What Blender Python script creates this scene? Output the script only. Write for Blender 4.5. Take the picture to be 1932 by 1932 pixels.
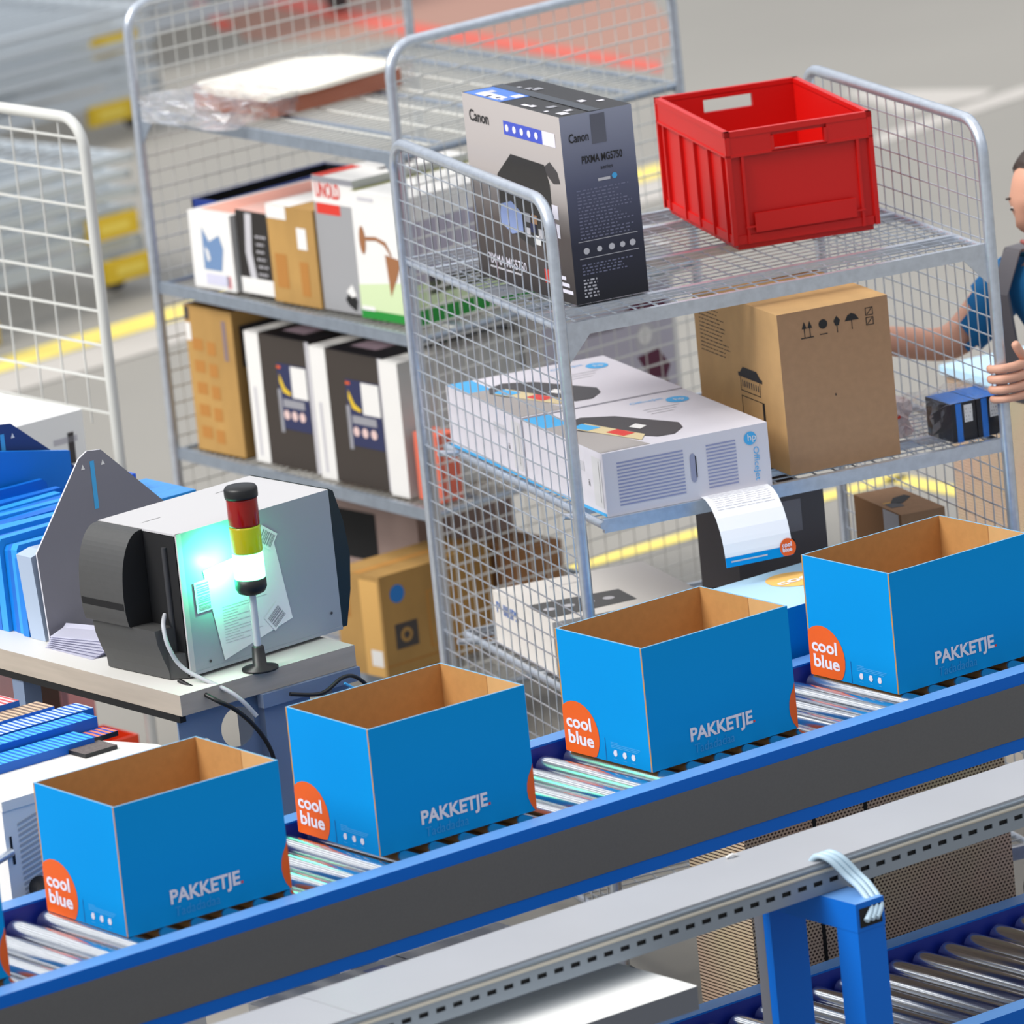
import bpy, math, random
from mathutils import Vector, Matrix
for o in list(bpy.data.objects): bpy.data.objects.remove(o)
S = bpy.context.scene
C = S.collection
random.seed(7)
sin, cos, pi = math.sin, math.cos, math.pi

# ---------------------------------------------------------------- camera
def cam_matrix(loc, yaw, pitch, roll):
    fwd = Vector((sin(yaw)*cos(pitch), cos(yaw)*cos(pitch), -sin(pitch)))
    right = Vector((cos(yaw), -sin(yaw), 0)); up = right.cross(fwd)
    r = right*cos(roll) + up*sin(roll); u = -right*sin(roll) + up*cos(roll)
    m = Matrix((r, u, -fwd)).transposed().to_4x4(); m.translation = Vector(loc)
    return m
cd = bpy.data.cameras.new('camera'); cam = bpy.data.objects.new('camera', cd); C.objects.link(cam)
cam.matrix_world = cam_matrix((-7.47427, -9.93013, 4.3992), 0.6382, 0.24, -0.1009)
cd.sensor_width = 36; cd.lens = 13101.5/1932*36; cd.clip_end = 200
cd.dof.use_dof = True; cd.dof.focus_distance = 13.6; cd.dof.aperture_fstop = 5.0
S.camera = cam
# ---------------------------------------------------------------- world, sun, hall lights, exposure
S.view_settings.view_transform = 'Standard'; S.view_settings.look = 'None'
S.view_settings.exposure = 0.38; S.view_settings.gamma = 1.0
w = bpy.data.worlds.new('hall_world'); S.world = w; w.use_nodes = True
w.node_tree.nodes['Background'].inputs[0].default_value = (0.80, 0.87, 1.0, 1)
w.node_tree.nodes['Background'].inputs[1].default_value = 0.45
sl = bpy.data.lights.new('skylight_sun', 'SUN'); so = bpy.data.objects.new('skylight_sun', sl); C.objects.link(so)
sl.energy = 2.75; sl.angle = math.radians(28); sl.color = (1.0, 0.975, 0.94)
so.rotation_euler = Vector((-0.66, 0.16, 0.72)).to_track_quat('Z', 'Y').to_euler()
for i in range(9):   # long rows of hall lamps under the roof
    al = bpy.data.lights.new('hall_strip_light', 'AREA'); ao = bpy.data.objects.new('hall_strip_light', al); C.objects.link(ao)
    al.shape = 'RECTANGLE'; al.size = .5; al.size_y = 26; al.energy = 105; al.color = (1, .985, .96)
    ao.location = (-11+i*2.9, 3, 8.5)

# ---------------------------------------------------------------- materials
MATS = {}
def s2l(c):
    return tuple(((v/255)/12.92 if v/255 <= .04045 else ((v/255+.055)/1.055)**2.4) for v in c)
def mat(name, rgb, rough=.6, metal=0., noise=0., nscale=30, bump=0., emit=None, estr=0, alpha=1, trans=0, spec=None, stretch=None, coat=0):
    if name in MATS: return MATS[name]
    m = bpy.data.materials.new(name); m.use_nodes = True; nt = m.node_tree
    b = nt.nodes['Principled BSDF']; col = (*s2l(rgb), 1)
    b.inputs['Base Color'].default_value = col; b.inputs['Roughness'].default_value = rough
    b.inputs['Metallic'].default_value = metal
    if spec is not None: b.inputs['Specular IOR Level'].default_value = spec
    if coat: b.inputs['Coat Weight'].default_value = coat
    if trans: b.inputs['Transmission Weight'].default_value = trans
    if alpha < 1: b.inputs['Alpha'].default_value = alpha
    if emit: b.inputs['Emission Color'].default_value = (*s2l(emit), 1); b.inputs['Emission Strength'].default_value = estr
    if noise or bump:
        tc = nt.nodes.new('ShaderNodeTexCoord'); mp = nt.nodes.new('ShaderNodeMapping'); n = nt.nodes.new('ShaderNodeTexNoise')
        n.inputs['Scale'].default_value = nscale; n.inputs['Detail'].default_value = 4
        if stretch: mp.inputs['Scale'].default_value = stretch
        nt.links.new(tc.outputs['Object'], mp.inputs[0]); nt.links.new(mp.outputs[0], n.inputs[0])
        if noise:
            mx = nt.nodes.new('ShaderNodeMix'); mx.data_type = 'RGBA'; mx.blend_type = 'MULTIPLY'
            mr = nt.nodes.new('ShaderNodeMapRange'); mr.inputs[1].default_value = .3; mr.inputs[2].default_value = .7
            mr.inputs[3].default_value = 1-noise; mr.inputs[4].default_value = 1+noise*.3
            nt.links.new(n.outputs[0], mr.inputs[0]); mx.inputs[0].default_value = 1
            mx.inputs[6].default_value = col; nt.links.new(mr.outputs[0], mx.inputs[7]); nt.links.new(mx.outputs[2], b.inputs['Base Color'])
        if bump:
            bp = nt.nodes.new('ShaderNodeBump'); bp.inputs['Strength'].default_value = bump; bp.inputs['Distance'].default_value = .002
            nt.links.new(n.outputs[0], bp.inputs['Height']); nt.links.new(bp.outputs[0], b.inputs['Normal'])
    MATS[name] = m; return m
def ramp_mat(name, axis, z0, z1, stops, rough=.5, spec=None):
    """printed colour gradient along one object axis"""
    if name in MATS: return MATS[name]
    m = bpy.data.materials.new(name); m.use_nodes = True; nt = m.node_tree; b = nt.nodes['Principled BSDF']
    b.inputs['Roughness'].default_value = rough
    tc = nt.nodes.new('ShaderNodeTexCoord'); sx = nt.nodes.new('ShaderNodeSeparateXYZ'); mr = nt.nodes.new('ShaderNodeMapRange'); cr = nt.nodes.new('ShaderNodeValToRGB')
    mr.inputs[1].default_value = z0; mr.inputs[2].default_value = z1
    nt.links.new(tc.outputs['Object'], sx.inputs[0]); nt.links.new(sx.outputs['XYZ'.index(axis.upper())], mr.inputs[0]); nt.links.new(mr.outputs[0], cr.inputs[0])
    e = cr.color_ramp.elements
    while len(e) < len(stops): e.new(.5)
    for k, (p, c) in enumerate(stops): e[k].position = p; e[k].color = (*s2l(c), 1)
    nt.links.new(cr.outputs[0], b.inputs['Base Color']); MATS[name] = m; return m
def corrugated_mat(name):
    """edges of stacked corrugated board: rows of flute holes"""
    m = bpy.data.materials.new(name); m.use_nodes = True; nt = m.node_tree; b = nt.nodes['Principled BSDF']; b.inputs['Roughness'].default_value = .9
    tc = nt.nodes.new('ShaderNodeTexCoord'); sx = nt.nodes.new('ShaderNodeSeparateXYZ'); nt.links.new(tc.outputs['Object'], sx.inputs[0])
    def math_(op, a, b_=None, c=None):
        n = nt.nodes.new('ShaderNodeMath'); n.operation = op
        for k, v in enumerate((a, b_, c)):
            if v is None: continue
            if isinstance(v, (int, float)): n.inputs[k].default_value = v
            else: nt.links.new(v, n.inputs[k])
        return n.outputs[0]
    z = math_('MULTIPLY', sx.outputs[2], 1/.0072); row = math_('FLOOR', z); zf = math_('FRACT', z)
    xy = math_('ADD', sx.outputs[0], sx.outputs[1])
    x = math_('ADD', math_('MULTIPLY', sx.outputs[0], 1/.0092), math_('MULTIPLY', row, .5)); xf = math_('FRACT', x)
    dx = math_('ABSOLUTE', math_('SUBTRACT', xf, .5)); dz = math_('ABSOLUTE', math_('SUBTRACT', zf, .5))
    d = math_('ADD', math_('MULTIPLY', dx, 1.0), dz)
    hole = math_('LESS_THAN', d, .40)
    geo = nt.nodes.new('ShaderNodeNewGeometry'); tr = nt.nodes.new('ShaderNodeVectorTransform'); tr.vector_type = 'NORMAL'; tr.convert_from = 'WORLD'; tr.convert_to = 'OBJECT'
    nt.links.new(geo.outputs['Normal'], tr.inputs[0]); s2 = nt.nodes.new('ShaderNodeSeparateXYZ'); nt.links.new(tr.outputs[0], s2.inputs[0])
    front = math_('GREATER_THAN', math_('ABSOLUTE', s2.outputs[1]), .5)
    line = math_('LESS_THAN', zf, .38)
    f = math_('ADD', math_('MULTIPLY', hole, front), math_('MULTIPLY', line, math_('SUBTRACT', 1.0, front)))
    mx = nt.nodes.new('ShaderNodeMix'); mx.data_type = 'RGBA'; mx.inputs[6].default_value = (*s2l((222, 196, 166)), 1); mx.inputs[7].default_value = (*s2l((78, 56, 46)), 1)
    n = nt.nodes.new('ShaderNodeTexNoise'); n.inputs['Scale'].default_value = 5; nt.links.new(tc.outputs['Object'], n.inputs[0])
    m2 = nt.nodes.new('ShaderNodeMix'); m2.data_type = 'RGBA'; m2.blend_type = 'MULTIPLY'; m2.inputs[0].default_value = .3
    nt.links.new(f, mx.inputs[0]); nt.links.new(mx.outputs[2], m2.inputs[6]); nt.links.new(n.outputs[1], m2.inputs[7]); nt.links.new(m2.outputs[2], b.inputs['Base Color'])
    return m
galv = mat('galvanised_steel', (206, 213, 222), .34, .75, .12, 60)
galv_d = mat('galvanised_steel_dull', (156, 166, 178), .45, .6, .12, 40)
roller_m = mat('roller_steel', (222, 224, 226), .19, 1.)
white_pc = mat('white_powder_coat', (206, 206, 200), .4)
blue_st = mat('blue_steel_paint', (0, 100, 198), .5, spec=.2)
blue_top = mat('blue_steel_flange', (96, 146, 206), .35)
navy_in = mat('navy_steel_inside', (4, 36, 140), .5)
dgrey = mat('dark_grey_panel', (94, 93, 92), .6, noise=.06, nscale=200)
kraft = mat('kraft_board', (186, 136, 78), .85, noise=.08, nscale=60)
kraft_l = mat('kraft_board_light', (204, 162, 108), .85, noise=.1, nscale=14)
ochre = mat('ochre_board', (180, 140, 78), .8, noise=.18, nscale=9, stretch=(1, 1, .6))
brown_b = mat('brown_board', (170, 132, 98), .85, noise=.08, nscale=60)
tape = mat('brown_tape', (168, 122, 76), .35)
cyan = mat('blue_print_board', (0, 142, 212), .75, spec=.12)
cyan_e = mat('pale_board_edge', (120, 170, 200), .8)
orange = mat('orange_print', (228, 92, 12), .55)
white = mat('white_board', (232, 230, 226), .6)
white_p = mat('white_paper', (240, 240, 242), .7)
whiteink = mat('white_ink', (226, 222, 232), .6)
black = mat('black_plastic', (18, 18, 18), .45)
blackm = mat('black_matt', (10, 10, 11), .8)
blackink = mat('black_ink', (28, 26, 26), .6)
grey = mat('grey_print', (150, 150, 156), .6)
lgrey = mat('light_grey_print', (196, 194, 198), .6)
dinkg = mat('dark_grey_print', (64, 60, 60), .5)
redink = mat('red_ink', (214, 54, 40), .5)
red_pl = mat('red_crate_plastic', (200, 11, 5), .42)
yellow = mat('yellow_plastic', (226, 190, 40), .5)
skyink = mat('sky_blue_ink', (70, 170, 226), .6)
navyink = mat('navy_ink', (38, 44, 84), .5)
greenink = mat('green_ink', (30, 140, 50), .6)
limeink = mat('lime_ink', (206, 222, 176), .6)
machine_m = mat('machine_grey_steel', (158, 164, 172), .4, noise=.03, nscale=3)
machine_t = mat('machine_top_steel', (192, 190, 190), .5)
duct_top = mat('duct_lid_grey', (164, 165, 168), .5, noise=.04, nscale=4)
duct_side = mat('duct_side_grey', (132, 142, 152), .4, .3)
skin = mat('skin', (214, 160, 134), .55)
clearp = mat('clear_plastic', (236, 236, 240), .12, trans=.75, alpha=.42, bump=.9, nscale=45)
rubber = mat('grey_rubber', (52, 52, 54), .7)

# ---------------------------------------------------------------- mesh builder
class MB:
    def __init__(s): s.v = []; s.f = []; s.m = []; s.sm = []; s.ml = []
    def mi(s, m):
        if m not in s.ml: s.ml.append(m)
        return s.ml.index(m)
    def face(s, pts, m, smooth=False):
        b = len(s.v); s.v += [Vector(p) for p in pts]; s.f.append(list(range(b, b+len(pts)))); s.m.append(s.mi(m)); s.sm.append(smooth)
    def add(s, verts, faces, m, smooth=False):
        b = len(s.v); s.v += [Vector(p) for p in verts]; k = s.mi(m)
        for f in faces: s.f.append([b+i for i in f]); s.m.append(k); s.sm.append(smooth)
    def box(s, a, b, m, fm=None, M=None):
        x0, y0, z0 = a; x1, y1, z1 = b
        P = [Vector(p) for p in ((x0,y0,z0),(x1,y0,z0),(x1,y1,z0),(x0,y1,z0),(x0,y0,z1),(x1,y0,z1),(x1,y1,z1),(x0,y1,z1))]
        if M is not None: P = [M @ p for p in P]
        F = {'-z': (3,2,1,0), '+z': (4,5,6,7), '-y': (0,1,5,4), '+x': (1,2,6,5), '+y': (2,3,7,6), '-x': (3,0,4,7)}
        base = len(s.v); s.v += P
        for k, f in F.items():
            mm = (fm or {}).get(k, m); s.f.append([base+i for i in f]); s.m.append(s.mi(mm)); s.sm.append(False)
    def tube(s, path, r, m, seg=8, close=False, caps=True, smooth=True):
        path = [Vector(p) for p in path]; n = len(path); rings = []
        up = None
        for i, p in enumerate(path):
            if close: t = (path[(i+1) % n]-path[i-1])
            else: t = path[min(i+1, n-1)]-path[max(i-1, 0)]
            if t.length < 1e-9: t = Vector((0, 0, 1))
            t.normalize()
            if up is None:
                up = Vector((0, 0, 1)) if abs(t.z) < .9 else Vector((1, 0, 0))
            a = t.cross(up)
            if a.length < 1e-4: a = t.cross(Vector((0, 1, 0)))
            a.normalize(); b = a.cross(t); up = b
            rr = r[i] if isinstance(r, (list, tuple)) else r
            rings.append([p+a*cos(2*pi*k/seg+pi/seg)*rr+b*sin(2*pi*k/seg+pi/seg)*rr for k in range(seg)])
        base = len(s.v); k = s.mi(m)
        for rg in rings: s.v += rg
        for i in range(n if close else n-1):
            j = (i+1) % n
            for q in range(seg):
                q2 = (q+1) % seg
                s.f.append([base+i*seg+q, base+i*seg+q2, base+j*seg+q2, base+j*seg+q]); s.m.append(k); s.sm.append(smooth)
        if caps and not close:
            b2 = len(s.v); s.v += [v.copy() for v in rings[0]]+[v.copy() for v in rings[-1]]
            s.f.append([b2+q for q in range(seg)][::-1]); s.m.append(k); s.sm.append(False)
            s.f.append([b2+seg+q for q in range(seg)]); s.m.append(k); s.sm.append(False)
    def lathe(s, prof, m, at=(0, 0, 0), seg=24, mats=None):
        at = Vector(at); base = len(s.v); n = len(prof)
        for r, z in prof:
            for k in range(seg): s.v.append(at+Vector((r*cos(2*pi*k/seg), r*sin(2*pi*k/seg), z)))
        for i in range(n-1):
            for k in range(seg):
                k2 = (k+1) % seg; s.f.append([base+i*seg+k, base+i*seg+k2, base+(i+1)*seg+k2, base+(i+1)*seg+k]); s.m.append(s.mi(m)); s.sm.append(True)
        s.f.append([base+k for k in range(seg)][::-1]); s.m.append(s.mi(m)); s.sm.append(False)
        s.f.append([base+(n-1)*seg+k for k in range(seg)]); s.m.append(s.mi(m)); s.sm.append(False)
    def prism(s, poly, d, m, M=None, side=None):
        """polygon (list of 3D points) extruded by vector d"""
        a = [Vector(p) for p in poly]; b = [p+Vector(d) for p in a]; n = len(a)
        P = a+b
        if M is not None: P = [M @ p for p in P]
        base = len(s.v); s.v += P; k = s.mi(m); ks = s.mi(side or m)
        s.f.append([base+i for i in range(n)][::-1]); s.m.append(k); s.sm.append(False)
        s.f.append([base+n+i for i in range(n)]); s.m.append(k); s.sm.append(False)
        for i in range(n):
            j = (i+1) % n; s.f.append([base+i, base+j, base+n+j, base+n+i]); s.m.append(ks); s.sm.append(False)
    def build(s, name, parent=None, loc=None, rz=None, fixn=False):
        me = bpy.data.meshes.new(name); me.from_pydata([tuple(v) for v in s.v], [], s.f)
        for m in s.ml: me.materials.append(m)
        for p, k, sm in zip(me.polygons, s.m, s.sm): p.material_index = k; p.use_smooth = sm
        me.update()
        if fixn:
            import bmesh
            bm = bmesh.new(); bm.from_mesh(me); bmesh.ops.recalc_face_normals(bm, faces=bm.faces); bm.to_mesh(me); bm.free()
        o = bpy.data.objects.new(name, me); C.objects.link(o)
        if parent is not None: o.parent = parent
        if loc is not None: o.location = loc
        if rz is not None: o.rotation_euler = (0, 0, rz)
        return o
def tag(o, label, cat, group=None, kind=None):
    if label: o['label'] = label
    if cat: o['category'] = cat
    if group: o['group'] = group
    if kind: o['kind'] = kind
    return o
def thing(name, label, cat, loc=(0, 0, 0), rz=0, group=None):
    o = bpy.data.objects.new(name, None); C.objects.link(o); o.location = loc; o.rotation_euler = (0, 0, rz); o.empty_display_size = .1
    return tag(o, label, cat, group)
def copy_tree(o, parent=None):
    c = o.copy(); C.objects.link(c); c.parent = parent
    for ch in list(o.children): copy_tree(ch, c)
    return c
# text outlines turned into mesh data
TXT = {}
def text_mesh(t, bold=0., shear=0.):
    key = (t, bold, shear)
    if key in TXT: return TXT[key]
    cu = bpy.data.curves.new('t', 'FONT'); cu.body = t; cu.size = 1; cu.offset = bold; cu.shear = shear; cu.resolution_u = 3; cu.fill_mode = 'FRONT'
    o = bpy.data.objects.new('t', cu); C.objects.link(o); dg = bpy.context.evaluated_depsgraph_get()
    me = bpy.data.meshes.new_from_object(o.evaluated_get(dg)); V = [v.co.copy() for v in me.vertices]; F = [list(p.vertices) for p in me.polygons]
    bpy.data.objects.remove(o); bpy.data.curves.remove(cu); bpy.data.meshes.remove(me)
    TXT[key] = (V, F); return TXT[key]
class Face:
    """a flat print area: origin, u (right), v (up) in the mesh's own frame"""
    def __init__(s, mb, o, u, v, w, h): s.mb = mb; s.o = Vector(o); s.u = Vector(u).normalized(); s.v = Vector(v).normalized(); s.n = s.u.cross(s.v); s.w = w; s.h = h
    def P(s, a, b, l=.0006): return s.o+s.u*a+s.v*b+s.n*l
    def q(s, a0, b0, a1, b1, m, l=.0006): s.mb.face([s.P(a0, b0, l), s.P(a1, b0, l), s.P(a1, b1, l), s.P(a0, b1, l)], m)
    def fq(s, a0, b0, a1, b1, m, l=.0006): s.q(a0*s.w, b0*s.h, a1*s.w, b1*s.h, m, l)
    def poly(s, pts, m, l=.0006, frac=True):
        s.mb.face([s.P(a*(s.w if frac else 1), b*(s.h if frac else 1), l) for a, b in pts], m)
    def disc(s, a, b, r, m, l=.0008, ry=None, clip=True, n=28):
        pts = []
        for k in range(n):
            x = a+r*cos(2*pi*k/n); y = b+(ry or r)*sin(2*pi*k/n)
            if clip: x = min(max(x, .0004), s.w-.0004); y = min(max(y, .0004), s.h-.0004)
            pts.append(s.P(x, y, l))
        s.mb.face(pts, m)
    def text(s, a, b, size, t, m, bold=0., rot=0, l=.0011, width=None, shear=0.):
        V, F = text_mesh(t, bold, shear)
        if not V: return
        sx = size
        if width:
            xs = [v.x for v in V]; sx = width/(max(xs)-min(xs))
        c, n = cos(rot), sin(rot); P = []
        for v in V:
            x = v.x*sx; y = v.y*size; P.append(s.P(a+x*c-y*n, b+x*n+y*c, l))
        s.mb.add(P, F, m)
    def lines(s, a0, b0, a1, b1, n, m, t=.3, jag=.35, seed=1):
        """small print: rows of broken strokes"""
        r = random.Random(seed); h = (b1-b0)/n
        for i in range(n):
            x = a0; y = b0+i*h; end = a1-r.random()*jag*(a1-a0)
            while x < end:
                wv = r.uniform(.008, .03)*s.w*2; s.q(x*1, y, min(x+wv, end), y+h*t, m); x += wv+.004
def faces_of(mb, L, W, H, t=0):
    return {'-y': Face(mb, (0, 0, 0), (1, 0, 0), (0, 0, 1), L, H), '-x': Face(mb, (0, W, 0), (0, -1, 0), (0, 0, 1), W, H),
            'top': Face(mb, (0, 0, H), (1, 0, 0), (0, 1, 0), L, W), '+x': Face(mb, (L, 0, 0), (0, 1, 0), (0, 0, 1), W, H)}
def carton(name, label, loc, yaw, L, W, H, m, fm=None, deco=None, cat='box', group=None):
    mb = MB(); mb.box((0, 0, 0), (L, W, H), m, fm)
    if deco: deco(faces_of(mb, L, W, H))
    o = mb.build(name, None, loc, yaw); tag(o, label, cat, group); return o

# ================================================================ SETTING
fl = MB(); fl.face([(-30, -30, 0), (45, -30, 0), (45, 45, 0), (-30, 45, 0)], mat('concrete_floor', (146, 142, 134), .6, noise=.10, nscale=.35, stretch=(1, 1.6, 1)))
tag(fl.build('floor'), 'smooth grey concrete warehouse floor', None, kind='structure')
def strip(n, pts, wd, m, z=.002, label=''):
    mb = MB(); a, b = Vector((*pts[0], z)), Vector((*pts[1], z)); d = (b-a).normalized(); nrm = Vector((-d.y, d.x, 0))*wd/2
    mb.face([a-nrm, b-nrm, b+nrm, a+nrm], m); o = mb.build(n); tag(o, label, None, kind='structure')
yl = mat('yellow_floor_paint', (238, 216, 110), .5); wl = mat('white_floor_paint', (186, 180, 172), .5); rl = mat('red_floor_paint', (206, 96, 80), .6); bl = mat('brown_floor_paint', (164, 124, 108), .6)
strip('trim_1', ((2.3, 3.9), (4.05, 3.86)), .075, yl, label='yellow floor line behind the middle trolley')
strip('trim_2', ((4.02, 3.86), (3.97, 2.3)), .075, yl, label='yellow floor line turning towards the worker')
strip('trim_3', ((1.5, 7.15), (6.5, 7.78)), .16, yl, label='yellow floor line in front of the parked trolleys')
strip('trim_4', ((1.5, 6.93), (6.5, 7.56)), .24, wl, z=.003, label='white floor line beside the yellow one')
def patch(n, pts, m, z, label):
    mb = MB(); mb.face([(x, y, z) for x, y in pts], m); tag(mb.build(n), label, None, kind='structure')
patch('trim_5', [(7.12, 7.51), (7.0, 7.37), (8.3, 7.62), (8.4, 7.77)], wl, .002, 'white floor line at the upper right')
patch('trim_6', [(7.58, 8.25), (7.85, 7.73), (7.72, 7.66), (7.39, 7.70), (7.47, 7.9)], wl, .002, 'white floor arrow at the upper right')
patch('trim_7', [(7.95, 12.12), (7.77, 10.98), (7.66, 9.31), (7.53, 9.15), (7.59, 10.74), (7.75, 11.84)], rl, .003, 'red floor stripe behind the cages')
patch('trim_8', [(7.55, 11.83), (7.25, 11.3), (7.60, 10.6), (7.71, 9.36), (8.09, 9.75), (8.48, 10.38), (9.2, 11.6), (8.4, 13.6)], bl, .0015, 'brown painted floor area at the top')
patch('trim_9', [(7.76, 12.45), (7.79, 12.36), (7.41, 11.58), (7.32, 11.54)], rl, .003, 'short red floor mark at the top left')

# ================================================================ ROLLER CONVEYORS
def conveyor(label, x0, x1, y0, y1, ztop, zroll, pitch, phase, fl_w, side_h, legs, dark=True):
    root = thing('roller_conveyor', label, 'conveyor', ((x0+x1)/2, (y0+y1)/2, 0)); R = root.location
    def bm(): return MB()
    for side, (a, b) in enumerate(((y0, y0+fl_w), (y1-fl_w, y1))):
        m = bm(); t = .004
        outer = a if side == 0 else b-t
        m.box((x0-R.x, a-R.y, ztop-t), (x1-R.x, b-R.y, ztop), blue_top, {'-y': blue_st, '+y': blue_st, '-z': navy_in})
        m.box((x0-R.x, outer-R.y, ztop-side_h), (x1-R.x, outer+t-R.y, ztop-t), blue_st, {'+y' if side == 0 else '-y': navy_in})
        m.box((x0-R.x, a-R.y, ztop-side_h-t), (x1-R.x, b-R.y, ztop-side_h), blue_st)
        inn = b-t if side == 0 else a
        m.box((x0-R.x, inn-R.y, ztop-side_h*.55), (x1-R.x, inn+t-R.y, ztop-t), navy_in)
        f = m.build('side_frame', root)
        if side == 0 and dark:
            d = bm(); d.box((x0-R.x, a-.0015-R.y, ztop-side_h+.022), (x1-R.x, a-R.y-.0002, ztop-.024), dgrey); d.build('cover_strip', f)
    r = .0245; proto = MB(); ya, yb = y0+fl_w+.003-R.y, y1-fl_w-.003-R.y; seg = 20
    prof = [(-0.0, .008), (0.002, .008)]
    proto.tube([(0, ya, 0), (0, yb, 0)], .007, galv_d, 10); proto.tube([(0, ya+.012, 0), (0, yb-.012, 0)], r, roller_m, 28)
    proto.tube([(0, ya+.008, 0), (0, ya+.012, 0)], r-.004, galv_d, 20); proto.tube([(0, yb-.012, 0), (0, yb-.008, 0)], r-.004, galv_d, 20)
    first = None; k = math.ceil((x0+.05-phase)/pitch); n = 0
    while phase+k*pitch < x1-.05:
        loc = (phase+k*pitch-R.x, 0, zroll-r)
        if first is None: first = proto.build('roller', root); o = first
        else: o = first.copy(); C.objects.link(o); o.parent = root
        o.location = loc; k += 1
    for lx in legs:
        for yy in (y0+fl_w/2, y1-fl_w/2):
            m = bm(); m.box((lx-.03-R.x, yy-.02-R.y, .0), (lx+.03-R.x, yy+.02-R.y, ztop-side_h-.004), blue_st); m.box((lx-.05-R.x, yy-.05-R.y, 0), (lx+.05-R.x, yy+.05-R.y, .006), blue_st); m.build('leg', root)
    return root
UZ = .768
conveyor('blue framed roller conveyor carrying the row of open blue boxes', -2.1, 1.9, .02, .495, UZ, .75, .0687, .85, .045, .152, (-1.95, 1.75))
conveyor('lower roller conveyor at the bottom right, behind the blue posts', .12, 1.75, -.235, .315, .205, .185, .0685, 1.048, .045, .12, (.2, 1.65), dark=False)

# ---- open shipping boxes
def shipping_box(label, x, y, yaw):
    L, W, H, t = .36, .27, .245, .004; mb = MB()
    # walls: outside blue, inside kraft
    mb.box((0, 0, 0), (L, t, H), kraft, {'-y': cyan, '-z': cyan, '+z': cyan_e}); mb.box((0, W-t, 0), (L, W, H), kraft, {'+y': cyan, '+z': cyan_e})
    mb.box((0, t, 0), (t, W-t, H), kraft, {'-x': cyan, '+z': cyan_e}); mb.box((L-t, t, 0), (L, W-t, H), kraft, {'+x': cyan, '+z': cyan_e})
    mb.box((t, t, 0), (L-t, W-t, t), kraft)
    # crease and glue flap inside
    mb.box((L-t-.0012, t, t), (L-t-.0002, W*.42, H-.0006), kraft_l)
    mb.box((L-t-.0016, W*.42, t), (L-t-.0003, W*.42+.0022, H-.0006), tape)
    F = faces_of(mb, L, W, H); f = F['-x']
    f.disc(.044, .042, .067, orange, ry=.064)
    f.text(.010, .052, .036, 'cool', whiteink, bold=.028, width=.078, l=.0014); f.text(.012, .020, .036, 'blue', whiteink, bold=.028, width=.080, l=.0014)
    f.q(.127, .001, .1285, .046, mat('deep_blue_ink', (0, 92, 160), .7))
    for k in range(4): f.q(.146, .040-k*.0032, .146+(.022 if k == 0 else .095-.004*k), .0412-k*.0032, skyink)
    for k, a in enumerate((.158, .187, .214)):
        f.disc(a, .0195, .0062, whiteink, n=8+k*3); f.q(a-.003, .0225, a+.005, .0262, whiteink); f.q(a-.007, .0075, a+.005, .0083, skyink)
    f = F['-y']; f.text(.096, .038, .036, 'PAKKETJE', whiteink, bold=.03, width=.153)
    f.q(.2520, .0375, .2565, .042, redink)
    f.text(.103, .0125, .026, 'Tadadadaa', mat('pale_blue_ink', (30, 146, 214), .6), width=.098, shear=.1)
    f.disc(L+.046, .042, .064, orange)
    F['+x'].disc(.044, .042, .067, orange, ry=.064)
    o = mb.build('shipping_box', None, (x, y, .7505), yaw); tag(o, label, 'box', 'open blue shipping boxes on the conveyor'); return o
shipping_box('open blue box cut off by the left edge of the photo, hardly visible', -1.566, .158, -.02)
shipping_box('open blue box nearest the left, whole front visible, beside the white machine', -.945, .157, -.028)
shipping_box('open blue box second from the left, in front of the printer table', -.368, .163, -.03)
shipping_box('open blue box in the middle, in front of the mesh trolley corner', .277, .156, -.013)
shipping_box('open blue box at the right edge, highest in the row', .902, .158, -.015)

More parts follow.
